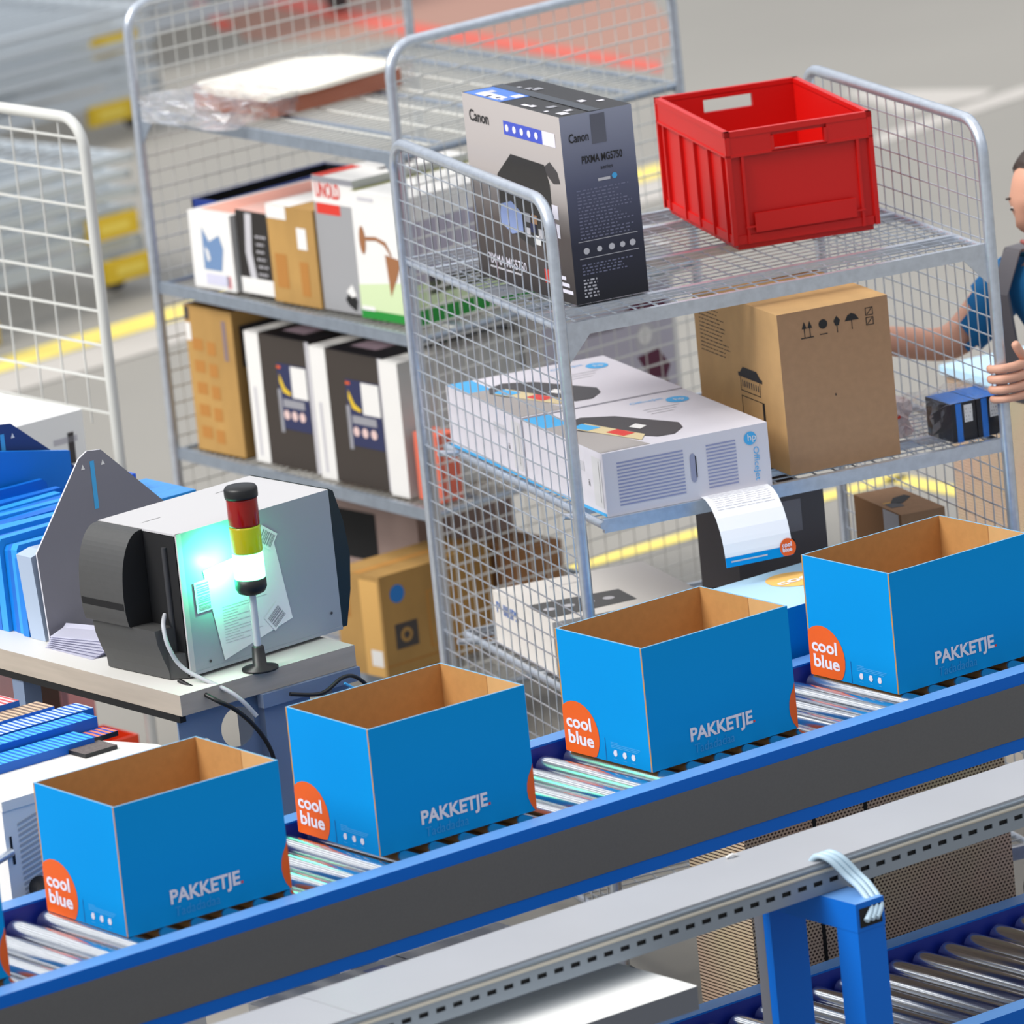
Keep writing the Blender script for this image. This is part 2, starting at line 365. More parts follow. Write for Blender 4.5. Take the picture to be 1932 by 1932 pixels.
# ================================================================ MESH TROLLEYS
def lerp(a, b, t): return a+(b-a)*t
def trolley(label, FL, FR, RR, RL, shelves, top=1.70, du=.046, dz=.041, frame=galv, wire=galv, wr=.0015, rail=galv, inset=.0, panels=('left', 'right'), vr=1.0, rail_h=.028, zb=.14, deck_du=.045, deck_dv=.032, group=None, base=True, pr=.0125, name='mesh_trolley', zmesh=None, back=False):
    P = {k: Vector((*v, 0)) for k, v in zip(('FL', 'FR', 'RR', 'RL'), (FL, FR, RR, RL))}
    cen = (P['FL']+P['FR']+P['RR']+P['RL'])/4; root = thing(name, label, 'trolley', cen, 0, group)
    for k in P: P[k] = P[k]-cen
    Z = lambda z: Vector((0, 0, z))
    def panel(a, b, nm='side_panel'):
        d = (b-a); ln = d.length; d = d.normalized(); R = .07; mb = MB(); path = [a+Z(zb)]
        path.append(a+Z(top-R))
        for k in range(1, 7): t = k/6*pi/2; path.append(a+d*(R-R*cos(t))+Z(top-R+R*sin(t)))
        for k in range(0, 7): t = pi/2-k/6*pi/2; path.append(b-d*(R-R*cos(t))+Z(top-R+R*sin(t)))
        path.append(b+Z(zb)); mb.tube(path, pr, frame, 10)
        fr = mb.build(nm, root); wm = MB()
        n = max(2, round(ln/du)); z0 = zmesh or zb+.05
        for i in range(1, n):
            q = a+d*(ln*i/n); e = min(i/n*ln, (1-i/n)*ln); tz = top if e > R else top-R+math.sqrt(max(0, R*R-(R-e)**2))
            wm.tube([q+Z(z0), q+Z(tz)], wr*vr, wire, 4, caps=False, smooth=False)
        k = 0; z = top-.045
        while z > z0-.001:
            e = 0 if z < top-R else R-math.sqrt(max(0, R*R-(z-(top-R))**2))
            wm.tube([a+d*e+Z(z), b-d*e+Z(z)], wr*1.1, wire, 4, caps=False, smooth=False); z -= dz
        w_ = wm.build('wire_mesh', fr)
    if 'left' in panels: panel(P['FL'], P['RL'])
    if 'right' in panels: panel(P['FR'], P['RR'])
    if back: panel(P['RL'], P['RR'], 'back_panel')
    allz = list(shelves)+([zb+.02] if base else [])
    for si, z in enumerate(allz):
        ins = inset if si else 0.0
        ux = (P['FR']-P['FL']).normalized(); fl_, rl_ = P['FL']+ux*(ins+.008), P['RL']+ux*(ins+.008); fr_, rr_ = P['FR']-ux*.008, P['RR']-ux*.008
        mb = MB(); vdir = (rl_-fl_).normalized()
        mb.tube([rl_+Z(z-.012), fl_+Z(z-.012)], .009, rail, 6); mb.tube([fr_+Z(z-.012), rr_+Z(z-.012)], .009, rail, 6)
        mb.prism([rl_+Z(z-.002), rl_+Z(z-.024), rr_+Z(z-.024), rr_+Z(z-.002)], tuple(-vdir*.012), rail)
        nv = max(2, round((rl_-fl_).length/deck_dv)); nu = max(2, round((fr_-fl_).length/deck_du))
        for i in range(1, nv): t = i/nv; mb.tube([fl_.lerp(rl_, t)+Z(z-.006), fr_.lerp(rr_, t)+Z(z-.006)], wr*1.15, wire, 4, caps=False, smooth=False)
        for i in range(1, nu): t = i/nu; mb.tube([fl_.lerp(fr_, t)+Z(z-.0095), rl_.lerp(rr_, t)+Z(z-.0095)], wr*1.15, wire, 4, caps=False, smooth=False)
        for t in (.16, .5, .84):
            a, b = fl_.lerp(rl_, t), fr_.lerp(rr_, t); mb.prism([a+Z(z-.004), a+Z(z-.02), b+Z(z-.02), b+Z(z-.004)], tuple(vdir*.018), rail)
        if ins:   # hinge brackets back to the panel
            for t in (.1, .9): mb.tube([P['FL'].lerp(P['RL'], t)+Z(z+.0), fl_.lerp(rl_, t)+Z(z-.01)], .007, rail, 6)
        sh = mb.build('shelf', root); r = MB()
        r.prism([fl_+Z(z), fl_+Z(z-rail_h), fr_+Z(z-rail_h), fr_+Z(z)], tuple(vdir*.012), rail)
        if si == 0 and base:
            for c, s_ in ((fl_, 1), (fr_, -1)): r.prism([c+Z(z-rail_h), c+ux*s_*.055+Z(z-rail_h), c+Z(z-rail_h-.06)], tuple(vdir*.003), rail)
        r.build('rail', sh)
    if base:
        for k in P:
            mb = MB(); mb.tube([P[k]+Z(.055), P[k]+Z(zb+.01)], .014, frame, 8); mb.box((P[k].x-.02, P[k].y-.025, .07), (P[k].x+.02, P[k].y+.025, .09), frame)
            c = mb.build('caster', root); w2 = MB(); w2.tube([P[k]+Vector((-.014, 0, .05)), P[k]+Vector((.014, 0, .05))], .05, rubber, 18); w2.build('wheel', c)
    return root
trolley('large zinc mesh trolley behind the conveyor holding the red crate', (.724, .898), (1.670, .665), (1.921, 1.519), (.975, 1.752), (1.448, 1.035, .62), inset=.045)
trolley('taller mesh shelf trolley behind the printer, stacked with upright boxes', (1.719, 3.811), (1.666, 2.687), (2.544, 2.746), (2.597, 3.87), (1.448, 1.02, .605), rail=galv_d, wire=white_pc, wr=.0023, vr=.55, deck_du=.026, deck_dv=.12)
trolley('mesh trolley with pale coarse panel at the left edge holding a white carton', (-.25, 2.62), (.80, 2.66), (.79, 3.50), (-.26, 3.46), (.605,), frame=white_pc, wire=white_pc, wr=.003, vr=.75, du=.095, dz=.078, zmesh=1.0, deck_du=.09)
parked_m = mat('weathered_zinc', (196, 203, 208), .5, .1)
# ---- low stacks of folded trolley decks parked far behind, built of rails, bars and casters
parked_m = mat('weathered_zinc', (176, 186, 194), .5, .1)
def folded_stack(label, x, y, yaw=.12, w=1.5, d=.85, layers=5):
    root = thing('folded_trolley', label, 'trolley', (x, y, 0), yaw, 'folded empty trolleys parked far behind')
    mb = MB()
    for yy in (0, d-.03): mb.box((0, yy, .12), (w, yy+.03, .17), parked_m)
    for xx in (0, w-.03): mb.box((xx, 0, .12), (xx+.03, d, .17), parked_m)
    mb.build('base_frame', root)
    for k in range(layers):
        z = .19+k*.055; mb = MB(); o = .012*(k % 2)
        for yy in (o, d-.02): mb.box((o, yy, z), (w-o, yy+.018, z+.028), parked_m)
        for xx in (o, w-.02-o): mb.box((xx, o, z), (xx+.018, d, z+.02), parked_m)
        for q in range(1, 12): mb.tube([(o, d*q/12, z+.018), (w-o, d*q/12, z+.018)], .006, parked_m, 4, caps=False, smooth=False)
        mb.build('deck', root)
    for xx in (.08, w-.08):
        for yy in (.08, d-.08):
            mb = MB(); mb.tube([(xx-.014, yy, .05), (xx+.014, yy, .05)], .05, rubber, 16); mb.box((xx-.02, yy-.02, .085), (xx+.02, yy+.02, .119), parked_m); mb.build('caster', root)
    return root
lb = 'low stack of folded zinc trolley decks, out of focus at the upper left'
first = folded_stack(lb, 2.95, 7.74)
for x, y in ((2.62, 8.70), (2.35, 9.66), (2.9, 10.64), (4.62, 10.02), (4.68, 11.0), (6.4, 11.2), (6.6, 12.2), (4.8, 12.0), (3.0, 11.65), (3.1, 12.7)):
    o = copy_tree(first); o.location = (x, y, 0)
mb = MB(); mb.tube([(0, 0, 0), (0, 0, 2.1)], .028, mat('grey_post_paint', (120, 130, 130), .6), 12); mb.box((-.06, -.06, 0), (.06, .06, .01), parked_m); tag(mb.build('grey_post', None, (3.50, 7.50, 0)), 'upright grey post among the parked decks, behind the pale mesh panel', 'post')
for (x, y, z) in [(5.86, 10.17, .055), (5.93, 10.20, .29), (4.33, 7.86, .055), (4.30, 7.88, .19), (4.05, 8.83, .10), (4.06, 8.83, .24), (6.15, 11.15, .1), (3.60, 7.66, .001)]:
    mb = MB(); mb.box((-.10, -.012, 0), (.10, .012, .07), yellow); mb.box((-.06, -.0145, .02), (.06, -.0121, .05), mat('yellow_plastic_label', (240, 214, 90), .5))
    tag(mb.build('yellow_bracket', None, (x, y, z), .12), 'small yellow plastic stop on the folded trolley decks, out of focus', 'bracket', 'yellow stops on parked trolleys')

# ================================================================ LOAD OF THE NEAR TROLLEY
Y2 = -.26
def canon_deco(F):
    f = F['-x']
    f.text(.06*f.w, .86*f.h, .034, 'Canon', blackink, bold=.015, width=.088)
    f.poly([(.415, .905), (.81, .905), (.81, .985-.155), (.415, .985-.155)], mat('violet_ink', (66, 84, 190), .5)); f.fq(.81, .83, .94, .905, whiteink)
    for k in range(5): f.disc((.45+k*.075)*f.w, .868*f.h, .008, whiteink, n=8, l=.001)
    f.poly([(.80, .71), (.86, .745), (.93, .70), (.95, .64), (.88, .63), (.82, .67)], dinkg)
    for k, b in enumerate((.44, .34)): f.fq(.83, b, .90, b+.075, whiteink)
    f.poly([(.30, .43), (.30, .60), (.46, .73), (.80, .72), (.84, .62), (.84, .33), (.60, .25), (.40, .30)], mat('printer_black_ink', (38, 35, 34), .35))
    f.poly([(.31, .44), (.42, .47), (.52, .42), (.52, .32), (.40, .29), (.28, .34)], mat('photo_blue_ink', (142, 160, 205), .5), l=.001)
    for k, (a, b, m) in enumerate([(.54, .30, lgrey), (.60, .33, navyink), (.55, .38, grey), (.64, .27, white), (.62, .38, brown_b), (.68, .31, lgrey)]): f.fq(a, b, a+.055, b+.05, m, l=.0013)
    f.text(.11*f.w, .095*f.h, .030, 'PIXMA MG5750', whiteink, bold=.01, width=.40*f.w); f.fq(.13, .07, .46, .08, lgrey)
    f.fq(.70, .075, .78, .15, redink)
    for k in range(3): f.fq(.82, .05+k*.035, .975-.03*k, .07+k*.035, whiteink)
    f = F['-y']
    f.text(.10*f.w, .855*f.h, .026, 'Canon', blackink, bold=.015, width=.045); f.fq(.42, .83, .62, .985, mat('tape_grey', (96, 98, 110), .2))
    f.text(.25*f.w, .735*f.h, .022, 'PIXMA MG5750', blackink, bold=.02, width=.56*f.w); f.text(.50*f.w, .69*f.h, .012, 'series', blackink)
    f.disc(.68*f.w, .645*f.h, .006, skyink, n=12); f.fq(.45, .63, .62, .645, lgrey)
    f.lines(.14*f.w, .34*f.h, .90*f.w, .61*f.h, 15, mat('faint_lilac_ink', (116, 118, 142), .5), t=.35, seed=4)
    f.fq(.10, .325, .92, .328, lgrey); f.fq(.10, .235, .92, .238, lgrey)
    for k, a in enumerate((.2, .38, .55, .7, .84)): f.disc(a*f.w, .275*f.h, .007-.001*(k % 2), lgrey, n=9)
    f.lines(.12*f.w, .15*f.h, .88*f.w, .215*f.h, 4, mat('faint_lilac_ink', (116, 118, 142), .5), t=.4, seed=9)
    f.lines(.12*f.w, .03*f.h, .32*f.w, .135*f.h, 6, lgrey, t=.5, jag=.1, seed=3)
    f = F['top']
    r = random.Random(5)
    f.fq(.0, .60, .45, .98, mat('top_blue_ink', (74, 120, 200), .5)); f.fq(.05, .66, .2, .9, whiteink, l=.001); f.fq(.42, 0, .58, 1, mat('tape_black', (34, 34, 36), .15), l=.0013)
    for k in range(16):
        a, b = r.choice([.06, .22, .62, .8])+r.uniform(-.03, .03), r.uniform(.03, .88); f.fq(a, b, a+r.uniform(.04, .14), b+r.uniform(.02, .07), r.choice([lgrey, whiteink, grey]), l=.001)
carton('printer_carton', 'tall grey and black printer carton standing on the top shelf beside the red crate', (.858, 1.012, 1.4485), -.192, .165, .44, .388, blackm,
  {'-x': ramp_mat('printer_carton_side', 'z', 0, .388, [(0, (46, 40, 38)), (.35, (88, 78, 74)), (.62, (176, 168, 164)), (1, (186, 178, 174))]),
   '-y': ramp_mat('printer_carton_front', 'z', 0, .388, [(0, (24, 24, 30)), (.3, (40, 42, 60)), (.62, (84, 88, 112)), (1, (146, 150, 168))]), '+z': mat('black_print', (38, 36, 36), .5)}, canon_deco)
# ---- red crate
def red_crate():
    L, W, H = .322, .50, .252; t = .004; th = thing('red_crate', 'open red plastic crate with hand grips on the top shelf', 'crate', (1.352, 1.105, 1.4485), -.385)
    mb = MB(); m = red_pl
    def wall(p, ux, n, ln, ribs, grip):
        # wall plane with ribs; ux along, n outward
        p = Vector(p); ux = Vector(ux); n = Vector(n); M = Matrix((ux, n, Vector((0, 0, 1)))).transposed().to_4x4(); M.translation = p
        def b(x0, x1, y0, y1, z0, z1): mb.box((x0, y0, z0), (x1, y1, z1), m, M=M)
        g0, g1, gz0, gz1 = ln/2-.055, ln/2+.055, H-.048, H-.020
        if grip:
            b(.004, g0, -.012, -.008, .012, H-.01); b(g1, ln-.004, -.012, -.008, .012, H-.01); b(g0, g1, -.012, -.008, .012, gz0); b(g0, g1, -.012, -.008, gz1, H-.01)
            b(g0-.006, g1+.006, -.009, .0, gz0-.006, gz0); b(g0-.006, g0, -.009, 0, gz0, gz1); b(g1, g1+.006, -.009, 0, gz0, gz1)
        else: b(.004, ln-.004, -.012, -.008, .012, H-.01)
        b(0, ln, -.012, .0, H-.012, H); b(.0, ln, -.010, .0, H-.055, H-.050)
        if grip: b(0, g0-.006, -.010, -.001, H-.055, H-.010); b(g1+.006, ln, -.010, -.001, H-.055, H-.010)
        else:
            b(0, ln, -.010, -.002, H-.050, H-.012)
        for r in ribs: b(r-.003, r+.003, -.010, -.0005, .012, H-.052)
        b(.0, ln, -.010, -.004, .012, .03)
    wall((0, 0, 0), (1, 0, 0), (0, -1, 0), L, (.0031, .035, L-.035, L-.0031), True)
    wall((L, W, 0), (-1, 0, 0), (0, 1, 0), L, (.0031, .035, L-.035, L-.0031), True)
    wall((0, W, 0), (0, -1, 0), (-1, 0, 0), W, (.0031, .045, .16, .26, .36, W-.045, W-.0031), False)
    wall((L, 0, 0), (0, 1, 0), (1, 0, 0), W, (.0031, .045, .16, .26, .36, W-.045, W-.0031), False)
    mb.box((.012, .012, .0), (L-.012, W-.012, .014), m)
    # corner posts
    for x in (0, L-.034):
        for y in (0, W-.034): 
            mb.box((x+.001, y+.001, .012), (x+.033, y+.033, H-.052), m) if False else None
    mb.box((.03, -.001, .045), (L-.03, .001, .049), m)
    mb.build('crate_body', th)
    lp = MB(); lp.box((.05, .004-.0065, .035), (L-.05, .004-.0035, .075), m); lp.build('label_panel', th)
red_crate()
# ---- big brown carton
def brown_deco(F):
    f = F['-y']; ik = blackink
    f.text(.22*f.w, .88*f.h, .02, '^^', ik) if False else None
    for a in (.235, .285):   # arrows
        f.poly([(a-.022, .885), (a+.022, .885), (a, .93)], ik); f.fq(a-.004, .83, a+.004, .885, ik)
    f.fq(.20, .825, .315, .832, ik); f.disc(.405*f.w, .895*f.h, .010, ik, n=14); f.fq(.37, .83, .44, .836, ik)
    f.poly([(.50, .90), (.53, .93), (.56, .90), (.545, .87), (.515, .87)], ik); f.fq(.526, .825, .533, .87, ik)
    f.poly([(.60, .885), (.63, .92), (.665, .93), (.70, .918), (.73, .885)], ik); f.fq(.66, .83, .667, .89, ik)
    for k in range(2):
        b0 = .835+k*.06
        for q in ((.79, b0, .86, b0+.005), (.79, b0+.045, .86, b0+.05), (.79, b0, .797, b0+.05), (.853, b0, .86, b0+.05)): f.fq(*q, ik)
        f.poly([(.80, b0+.008), (.81, b0+.008), (.85, b0+.042), (.84, b0+.042)], ik)
    f.fq(.46, .44, .47, .455, ik)
    f = F['-x']; f.lines(.06*f.w, .60*f.h, .42*f.w, .90*f.h, 12, ik, t=.22, jag=.4, seed=11)
    f.fq(.48, .52, .76, .545, ik); f.poly([(.50, .545), (.74, .545), (.70, .585), (.54, .585)], ik); f.fq(.50, .43, .73, .435, ik); f.fq(.50, .43, .505, .52, ik); f.fq(.725, .43, .73, .52, ik)
    for k in range(8): f.fq(.52+k*.026, .46, .53+k*.026, .50, dinkg)
    f.fq(.50, .12, .505, .40, ik); f.fq(.74, .12, .765, .40, ik); f.fq(.50, .395, .76, .40, ik); f.fq(.56, .24, .62, .245, ik); f.fq(.585, .14, .61, .24, ik)
    f = F['top']; f.fq(.0, .42, 1, .58, tape)
carton('brown_carton', 'large plain brown carton with handling symbols on the middle shelf', (1.218, .822, 1.0355), Y2, .251, .42, .337, brown_b, {'-x': kraft_l, '+z': kraft_l}, brown_deco)  # left side and top in lighter board, light from upper left put into colour
# ---- two white printer cartons side by side
def hp_deco(F):
    f = F['top']; L_, W_ = f.w, f.h
    f.poly([(.0, .72), (.16, .72), (.16, .995), (.0, .995)], skyink); 
    f.poly([(.0, .02), (.30, .02), (.22, .40), (.16, .72), (.0, .72)], mat('top_taupe_ink', (164, 158, 154), .6))
    f.poly([(.13, .50), (.10, .62), (.15, .74), (.26, .80), (.42, .70), (.63, .33), (.60, .22), (.50, .12), (.40, .13)], dinkg, l=.001)
    f.poly([(.11, .60), (.22, .66), (.37, .22), (.30, .12)], mat('warm_photo_ink', (214, 196, 150), .5), l=.0014)
    f.poly([(.12, .62), (.20, .66), (.25, .52), (.16, .50)], skyink, l=.0018); f.poly([(.22, .40), (.30, .42), (.34, .28), (.26, .26)], redink, l=.0018)
    f.poly([(.37, .42), (.43, .46), (.46, .38), (.40, .34)], white, l=.0018)
    f.disc(.86*L_, .80*W_, .024, skyink, ry=.028, n=16); f.text(.835*L_, .77*W_, .03, 'hp', white, width=.02, l=.0018)
    f.text(.60*L_, .86*W_, .02, 'OfficeJet', skyink, rot=-.0, width=.2*L_)
    for k in range(3): f.fq(.60, .70-k*.05, .82-.04*k, .71-k*.05, lgrey)
    f = F['-y']; st = mat('lilac_line_ink', (146, 150, 184), .6)
    for k in range(13): f.poly([(.08+.05*0, .14+k*.055), (.48, .14+k*.055), (.48, .165+k*.055), (.08, .165+k*.055)], st) if .14+k*.055 < .84 else None
    for k in range(13): f.poly([(.62, .14+k*.055), (.80, .14+k*.055), (.80, .165+k*.055), (.62, .165+k*.055)], st) if .14+k*.055 < .84 else None
    n = 10
    pts = [(.535+.018*cos(t*pi/n), .66+.08*sin(t*pi/n)) for t in range(n+1)]+[(.535+.018*cos(pi+t*pi/n), .36+.08*sin(pi+t*pi/n)) for t in range(n+1)]
    f.poly(pts, mat('slot_ink', (150, 152, 176), .6)); f.poly([(.549, .34), (.556, .36), (.556, .68), (.549, .70)], blackink, l=.001)
    f.disc(.89*f.w, .80*f.h, .014, skyink, n=20); f.text(.872*f.w, .765*f.h, .02, 'hp', white, width=.018, l=.0014)
    f.text(.905*f.w, .66*f.h, .017, 'OfficeJet', skyink, rot=-pi/2, width=.07)
    f = F['-x']; f.fq(.86, .12, .97, .9, mat('bar_ink', (206, 204, 204), .6)); f.text(.80*f.w, .4*f.h, .02, 'ii', blackink); f.fq(.62, .6, .76, .75, lgrey); f.fq(.94, .2, .945, .85, blackink); f.fq(.0, .0, .995, .05, skyink); 
for (x, y, l) in ((.792, .892, 'white printer carton lying flat on the middle shelf, nearest the front rail'), (.903, 1.300, 'white printer carton lying flat on the middle shelf, rear one of the two')):
    carton('printer_carton', l, (x, y, 1.0355), Y2, .368, .41, .132, mat('white_lilac_board', (214, 210, 216), .6), None, hp_deco, group=None)
# ---- ink cartridge packs in film
th = thing('cartridge_pack', 'two black and blue cartridge boxes shrink wrapped in clear film beside the trolley post', 'pack', (1.575, .722, 1.0355), -.2)
for k in range(2):
    mb = MB(); mb.box((k*.061, 0, .002), (k*.061+.058, .105, .084), mat('dark_blue_black_board', (16, 20, 32), .3), {'+z': mat('bright_blue_board', (34, 120, 214), .4)})
    F = faces_of(mb, .058, .105, .084)['-y']; F.o.x = k*.061; F.fq(.18, 0, .42, .98, skyink if False else mat('bright_blue_board', (34, 120, 214), .4)); F.fq(.52, .48, .86, .92, white); F.lines(.58*F.w, .52*F.h, .82*F.w, .88*F.h, 4, blackink, t=.4, jag=.1)
    mb.build('cartridge_box', th)
mb = MB(); r = random.Random(3); nx, ny = 14, 12
def blob(mb, x0, y0, z0, x1, y1, z1, m, amp=.006, n=10, seed=1, taper=0.):
    r = random.Random(seed); V = []; Fc = []; idx = {}
    for i in range(n+1):
        for j in range(n+1):
            for k in range(n+1):
                if i in (0, n) or j in (0, n) or k in (0, n):
                    a, b, c = i/n, j/n, k/n; t_ = 1-taper*c
                    x = x0+(x1-x0)*(.5+(a-.5)*t_); y = y0+(y1-y0)*(.5+(b-.5)*t_); z = z0+(z1-z0)*c
                    idx[i, j, k] = len(V); V.append((x+r.uniform(-amp, amp), y+r.uniform(-amp, amp), max(z0, z+r.uniform(-amp, amp))))
    for a in range(n):
        for b in range(n):
            for s_ in (0, n):
                Fc.append([idx[s_, a, b], idx[s_, a+1, b], idx[s_, a+1, b+1], idx[s_, a, b+1]]); Fc.append([idx[a, s_, b], idx[a+1, s_, b], idx[a+1, s_, b+1], idx[a, s_, b+1]]); Fc.append([idx[a, b, s_], idx[a+1, b, s_], idx[a+1, b+1, s_], idx[a, b+1, s_]])
    mb.add(V, Fc, m, False)
film = mat('clear_film', (245, 245, 250), .08, trans=1., alpha=.26, bump=.9, nscale=60)
blob(mb, -.05, -.004, 0, .124, .135, .092, film, .004, 9, 5); mb.build('film_wrap', th)
mb = MB(); blob(mb, 0, 0, 0, .09, .10, .075, mat('white_red_bag', (226, 212, 210), .4), .006, 7, 8); F = Face(mb, (.0, -.001, 0), (1, 0, 0), (0, 0, 1), .09, .075); F.poly([(.45, .15), (.55, .2), (.3, .75), (.2, .7)], redink, l=.008); F.poly([(.3, .45), (.7, .6), (.68, .68), (.28, .53)], redink, l=.008)
tag(mb.build('small_bag', None, (1.49, .875, 1.0355), -.2), 'small white and red plastic bag behind the brown carton edge', 'bag')
# ---- delivery slip hanging over the rail
th = MB(); u = Vector((cos(Y2), sin(Y2), 0)); vv = Vector((-sin(Y2), cos(Y2), 0)); o0 = Vector((.992, .838, 1.037)); wS = .150
prof = [(.045, .0025), (.0, .0025), (-.022, .0), (-.046, -.012), (-.066, -.032), (-.080, -.056), (-.089, -.08), (-.094, -.104), (-.096, -.128)]
pr = [o0+vv*a+Vector((0, 0, b)) for a, b in prof]; lens = [0]
for i in range(1, len(pr)): lens.append(lens[-1]+(pr[i]-pr[i-1]).length)
def slip_pt(s_, t_, l=0):
    s_ = min(max(s_, 0), lens[-1]-1e-6); i = max(k for k in range(len(lens)) if lens[k] <= s_); q = (s_-lens[i])/(lens[i+1]-lens[i]); p = pr[i].lerp(pr[i+1], q); d = (pr[i+1]-pr[i]).normalized(); n = u.cross(d)
    if n.dot(Vector((-.5, -.8, .3))) < 0: n = -n
    return p+u*(t_*wS)+n*l
def slip_quad(s0, s1, t0, t1, m, l=.0005, n=6):
    for k in range(n): a, b = s0+(s1-s0)*k/n, s0+(s1-s0)*(k+1)/n; th.face([slip_pt(a, t0, l), slip_pt(b, t0, l), slip_pt(b, t1, l), slip_pt(a, t1, l)], m, True)
T_ = lens[-1]; slip_quad(0, T_, 0, 1, white_p, 0, 24); slip_quad(T_-.020, T_, 0, 1, cyan, .0006, 2)
r = random.Random(2)
for k in range(9):
    s0 = .05+k*.0065
    a = .08
    while a < .9: b = a+r.uniform(.05, .16); slip_quad(s0, s0+.0011, a, min(b, .93), lgrey, .0006, 1); a = b+.02
slip_quad(T_-.012, T_-.009, .08, .62, lgrey, .0010, 1)
pts = [slip_pt(min(T_-.0005, T_-.017+.019*sin(k/20*2*pi)), .93+.12*cos(k/20*2*pi), .0014) for k in range(20)]
th.face(pts, orange)
cN = slip_pt(T_-.02, .93, .0018); V, F_ = text_mesh('cool', .03); dn = (slip_pt(T_-.001, .5)-slip_pt(T_-.02, .5)).normalized()
for wd, off in (('cool', .0), ('blue', .010)):
    V, F_ = text_mesh(wd, .03); th.add([slip_pt(T_-.019+off-v.y*.0125, .845+v.x*.0125/wS, .0019) for v in V], F_, whiteink)
tag(th.build('delivery_slip'), 'white delivery slip with a blue band and orange sticker curling over the shelf rail', 'paper')
# ---- lower shelf: dark carton, pouch, clear bag, white kitchen carton, small brown carton
carton('dark_grey_carton', 'dark grey carton on the lower shelf behind the hanging slip', (1.137, .918, .6205), Y2, .204, .20, .356, mat('taupe_grey_board', (86, 78, 78), .7), None, lambda F: (F['-y'].fq(.42, .78, .74, .97, mat('tape_taupe', (116, 106, 108), .3)), F['-y'].disc(.60*.204, .72*.356, .008, blackm)))
mb = MB(); mb.prism([(0, 0, 0), (.09, 0, 0), (.08, 0, .19), (.0, 0, .20)], (0, .05, 0), blackm); tag(mb.build('black_pouch', None, (1.05, .872, .6205), Y2, fixn=True), 'black pouch standing on the lower shelf below the hanging slip', 'pouch')
mb = MB(); blob(mb, 0, 0, 0, .11, .09, .17, mat('milky_plastic', (226, 230, 226), .2, alpha=.55, bump=.5, nscale=30), .006, 7, 4, .1); tag(mb.build('clear_plastic_bag', None, (.93, .905, .6205), Y2), 'milky clear plastic bag on the lower shelf left of the black pouch', 'bag')
def phil(F):
    f = F['-x']; f.text(.05*f.w, .62*f.h, .034, 'PHILIPS', mat('royal_ink', (50, 104, 180), .5), bold=.01, width=.36*f.w)
    f = F['-y']; f.text(.05*f.w, .7*f.h, .03, 'PHILIPS', mat('royal_ink', (50, 104, 180), .5), bold=.01, width=.4*f.w)
    f = F['top']; f.poly([(.02, .10), (.62, .16), (.62, .46), (.02, .48)], mat('charcoal_ink', (84, 82, 80), .5)); f.poly([(.30, .80), (.5, .80), (.5, .81), (.30, .81)], lgrey); f.fq(.3, .62, .302, .8, lgrey)
    for k in range(4): f.disc((.10+k*.13)*f.w, (.30)*f.h, .013, lgrey, n=10, l=.001)
carton('kitchen_carton', 'white appliance carton with blue lettering on the lowest visible shelf', (.898, 1.256-.0, .6205), -.287, .346, .345, .115, mat('off_white_board', (226, 220, 212), .6), None, phil)
bpy.data.objects['kitchen_carton'].location.y -= .33*0
carton('small_brown_carton', 'small brown carton with a black picture on the lower shelf near the right post', (1.619, .964, .6205), -.273, .102, .237, .22, brown_b, {'-x': mat('brown_board_deep', (150, 108, 70), .85)}, lambda F: (F['top'].poly([(.25, .45), (.5, .62), (.8, .66), (.85, .56), (.45, .38)], blackink), F['top'].poly([(.1, .28), (.4, .28), (.42, .42), (.12, .46)], dinkg), F['top'].fq(.12, .46, .3, .5, mat('gold_ink', (214, 160, 50), .5)), F['-x'].fq(.62, .05, .95, .99, lgrey)))

# ================================================================ LOAD OF THE TALL TROLLEY
def t1box(name, label, x, y, yaw, L, W, H, z, m, fm=None, deco=None): return carton(name, label, (x, y, z+.0005), yaw, L, W, H, m, fm, deco)
z2, z3, z4 = 1.02, .605, .16
def d_blue(F):
    f = F['-x']; f.poly([(.28, .25), (.30, .80), (.45, .62), (.70, .72), (.78, .55), (.70, .25)], mat('dusty_blue_ink', (110, 140, 180), .5)); f.poly([(.33, .55), (.42, .50), (.45, .38), (.38, .36)], white, l=.001); f.fq(.3, .06, .85, .2, mat('pale_lilac', (206, 204, 222), .6)); f.fq(.8, .04, .9, .2, mat('pale_red', (220, 150, 150), .6))
    f = F['-y']; f.fq(.05, .75, .25, .9, redink); f.lines(.03, .03, .12, .12, 7, lgrey, seed=2)
    f = F['top']; f.fq(.05, .1, .9, .9, mat('salmon_ink', (240, 170, 150), .6))
t1box('white_carton', 'small white carton with a blue drawing, leftmost on the second shelf', 1.742, 3.505, .03, .50, .165, .188, z2, white, None, d_blue)
t1box('black_carton', 'black carton with a silver arc between the white and the ochre carton', 1.752, 3.350, 0, .42, .142, .205, z2, mat('near_black_board', (34, 30, 28), .4), {'+z': mat('salmon_top', (226, 180, 168), .6)}, lambda F: (F['-x'].fq(0, .01, 1, .20, white), F['-x'].poly([(.28, .2), (.20, .5), (.28, .97), (.46, .97), (.38, .5), (.46, .2)], lgrey), F['-x'].lines(.075, .05, .115, .16, 6, lgrey, seed=3)))
t1box('ochre_carton', 'ochre carton with a white label over its top corner on the second shelf', 1.737, 3.153, 0, .40, .188, .236, z2, ochre, None, lambda F: (F['-x'].fq(0, .86, .42, 1, white), F['-x'].fq(.62, .58, .82, .80, white), F['-x'].fq(.1, .15, .35, .5, mat('ochre_dark', (176, 120, 54), .8)), F['-x'].fq(.62, .1, .8, .45, mat('ochre_dark', (176, 120, 54), .8)), F['top'].fq(0, .5, .5, 1, white)))
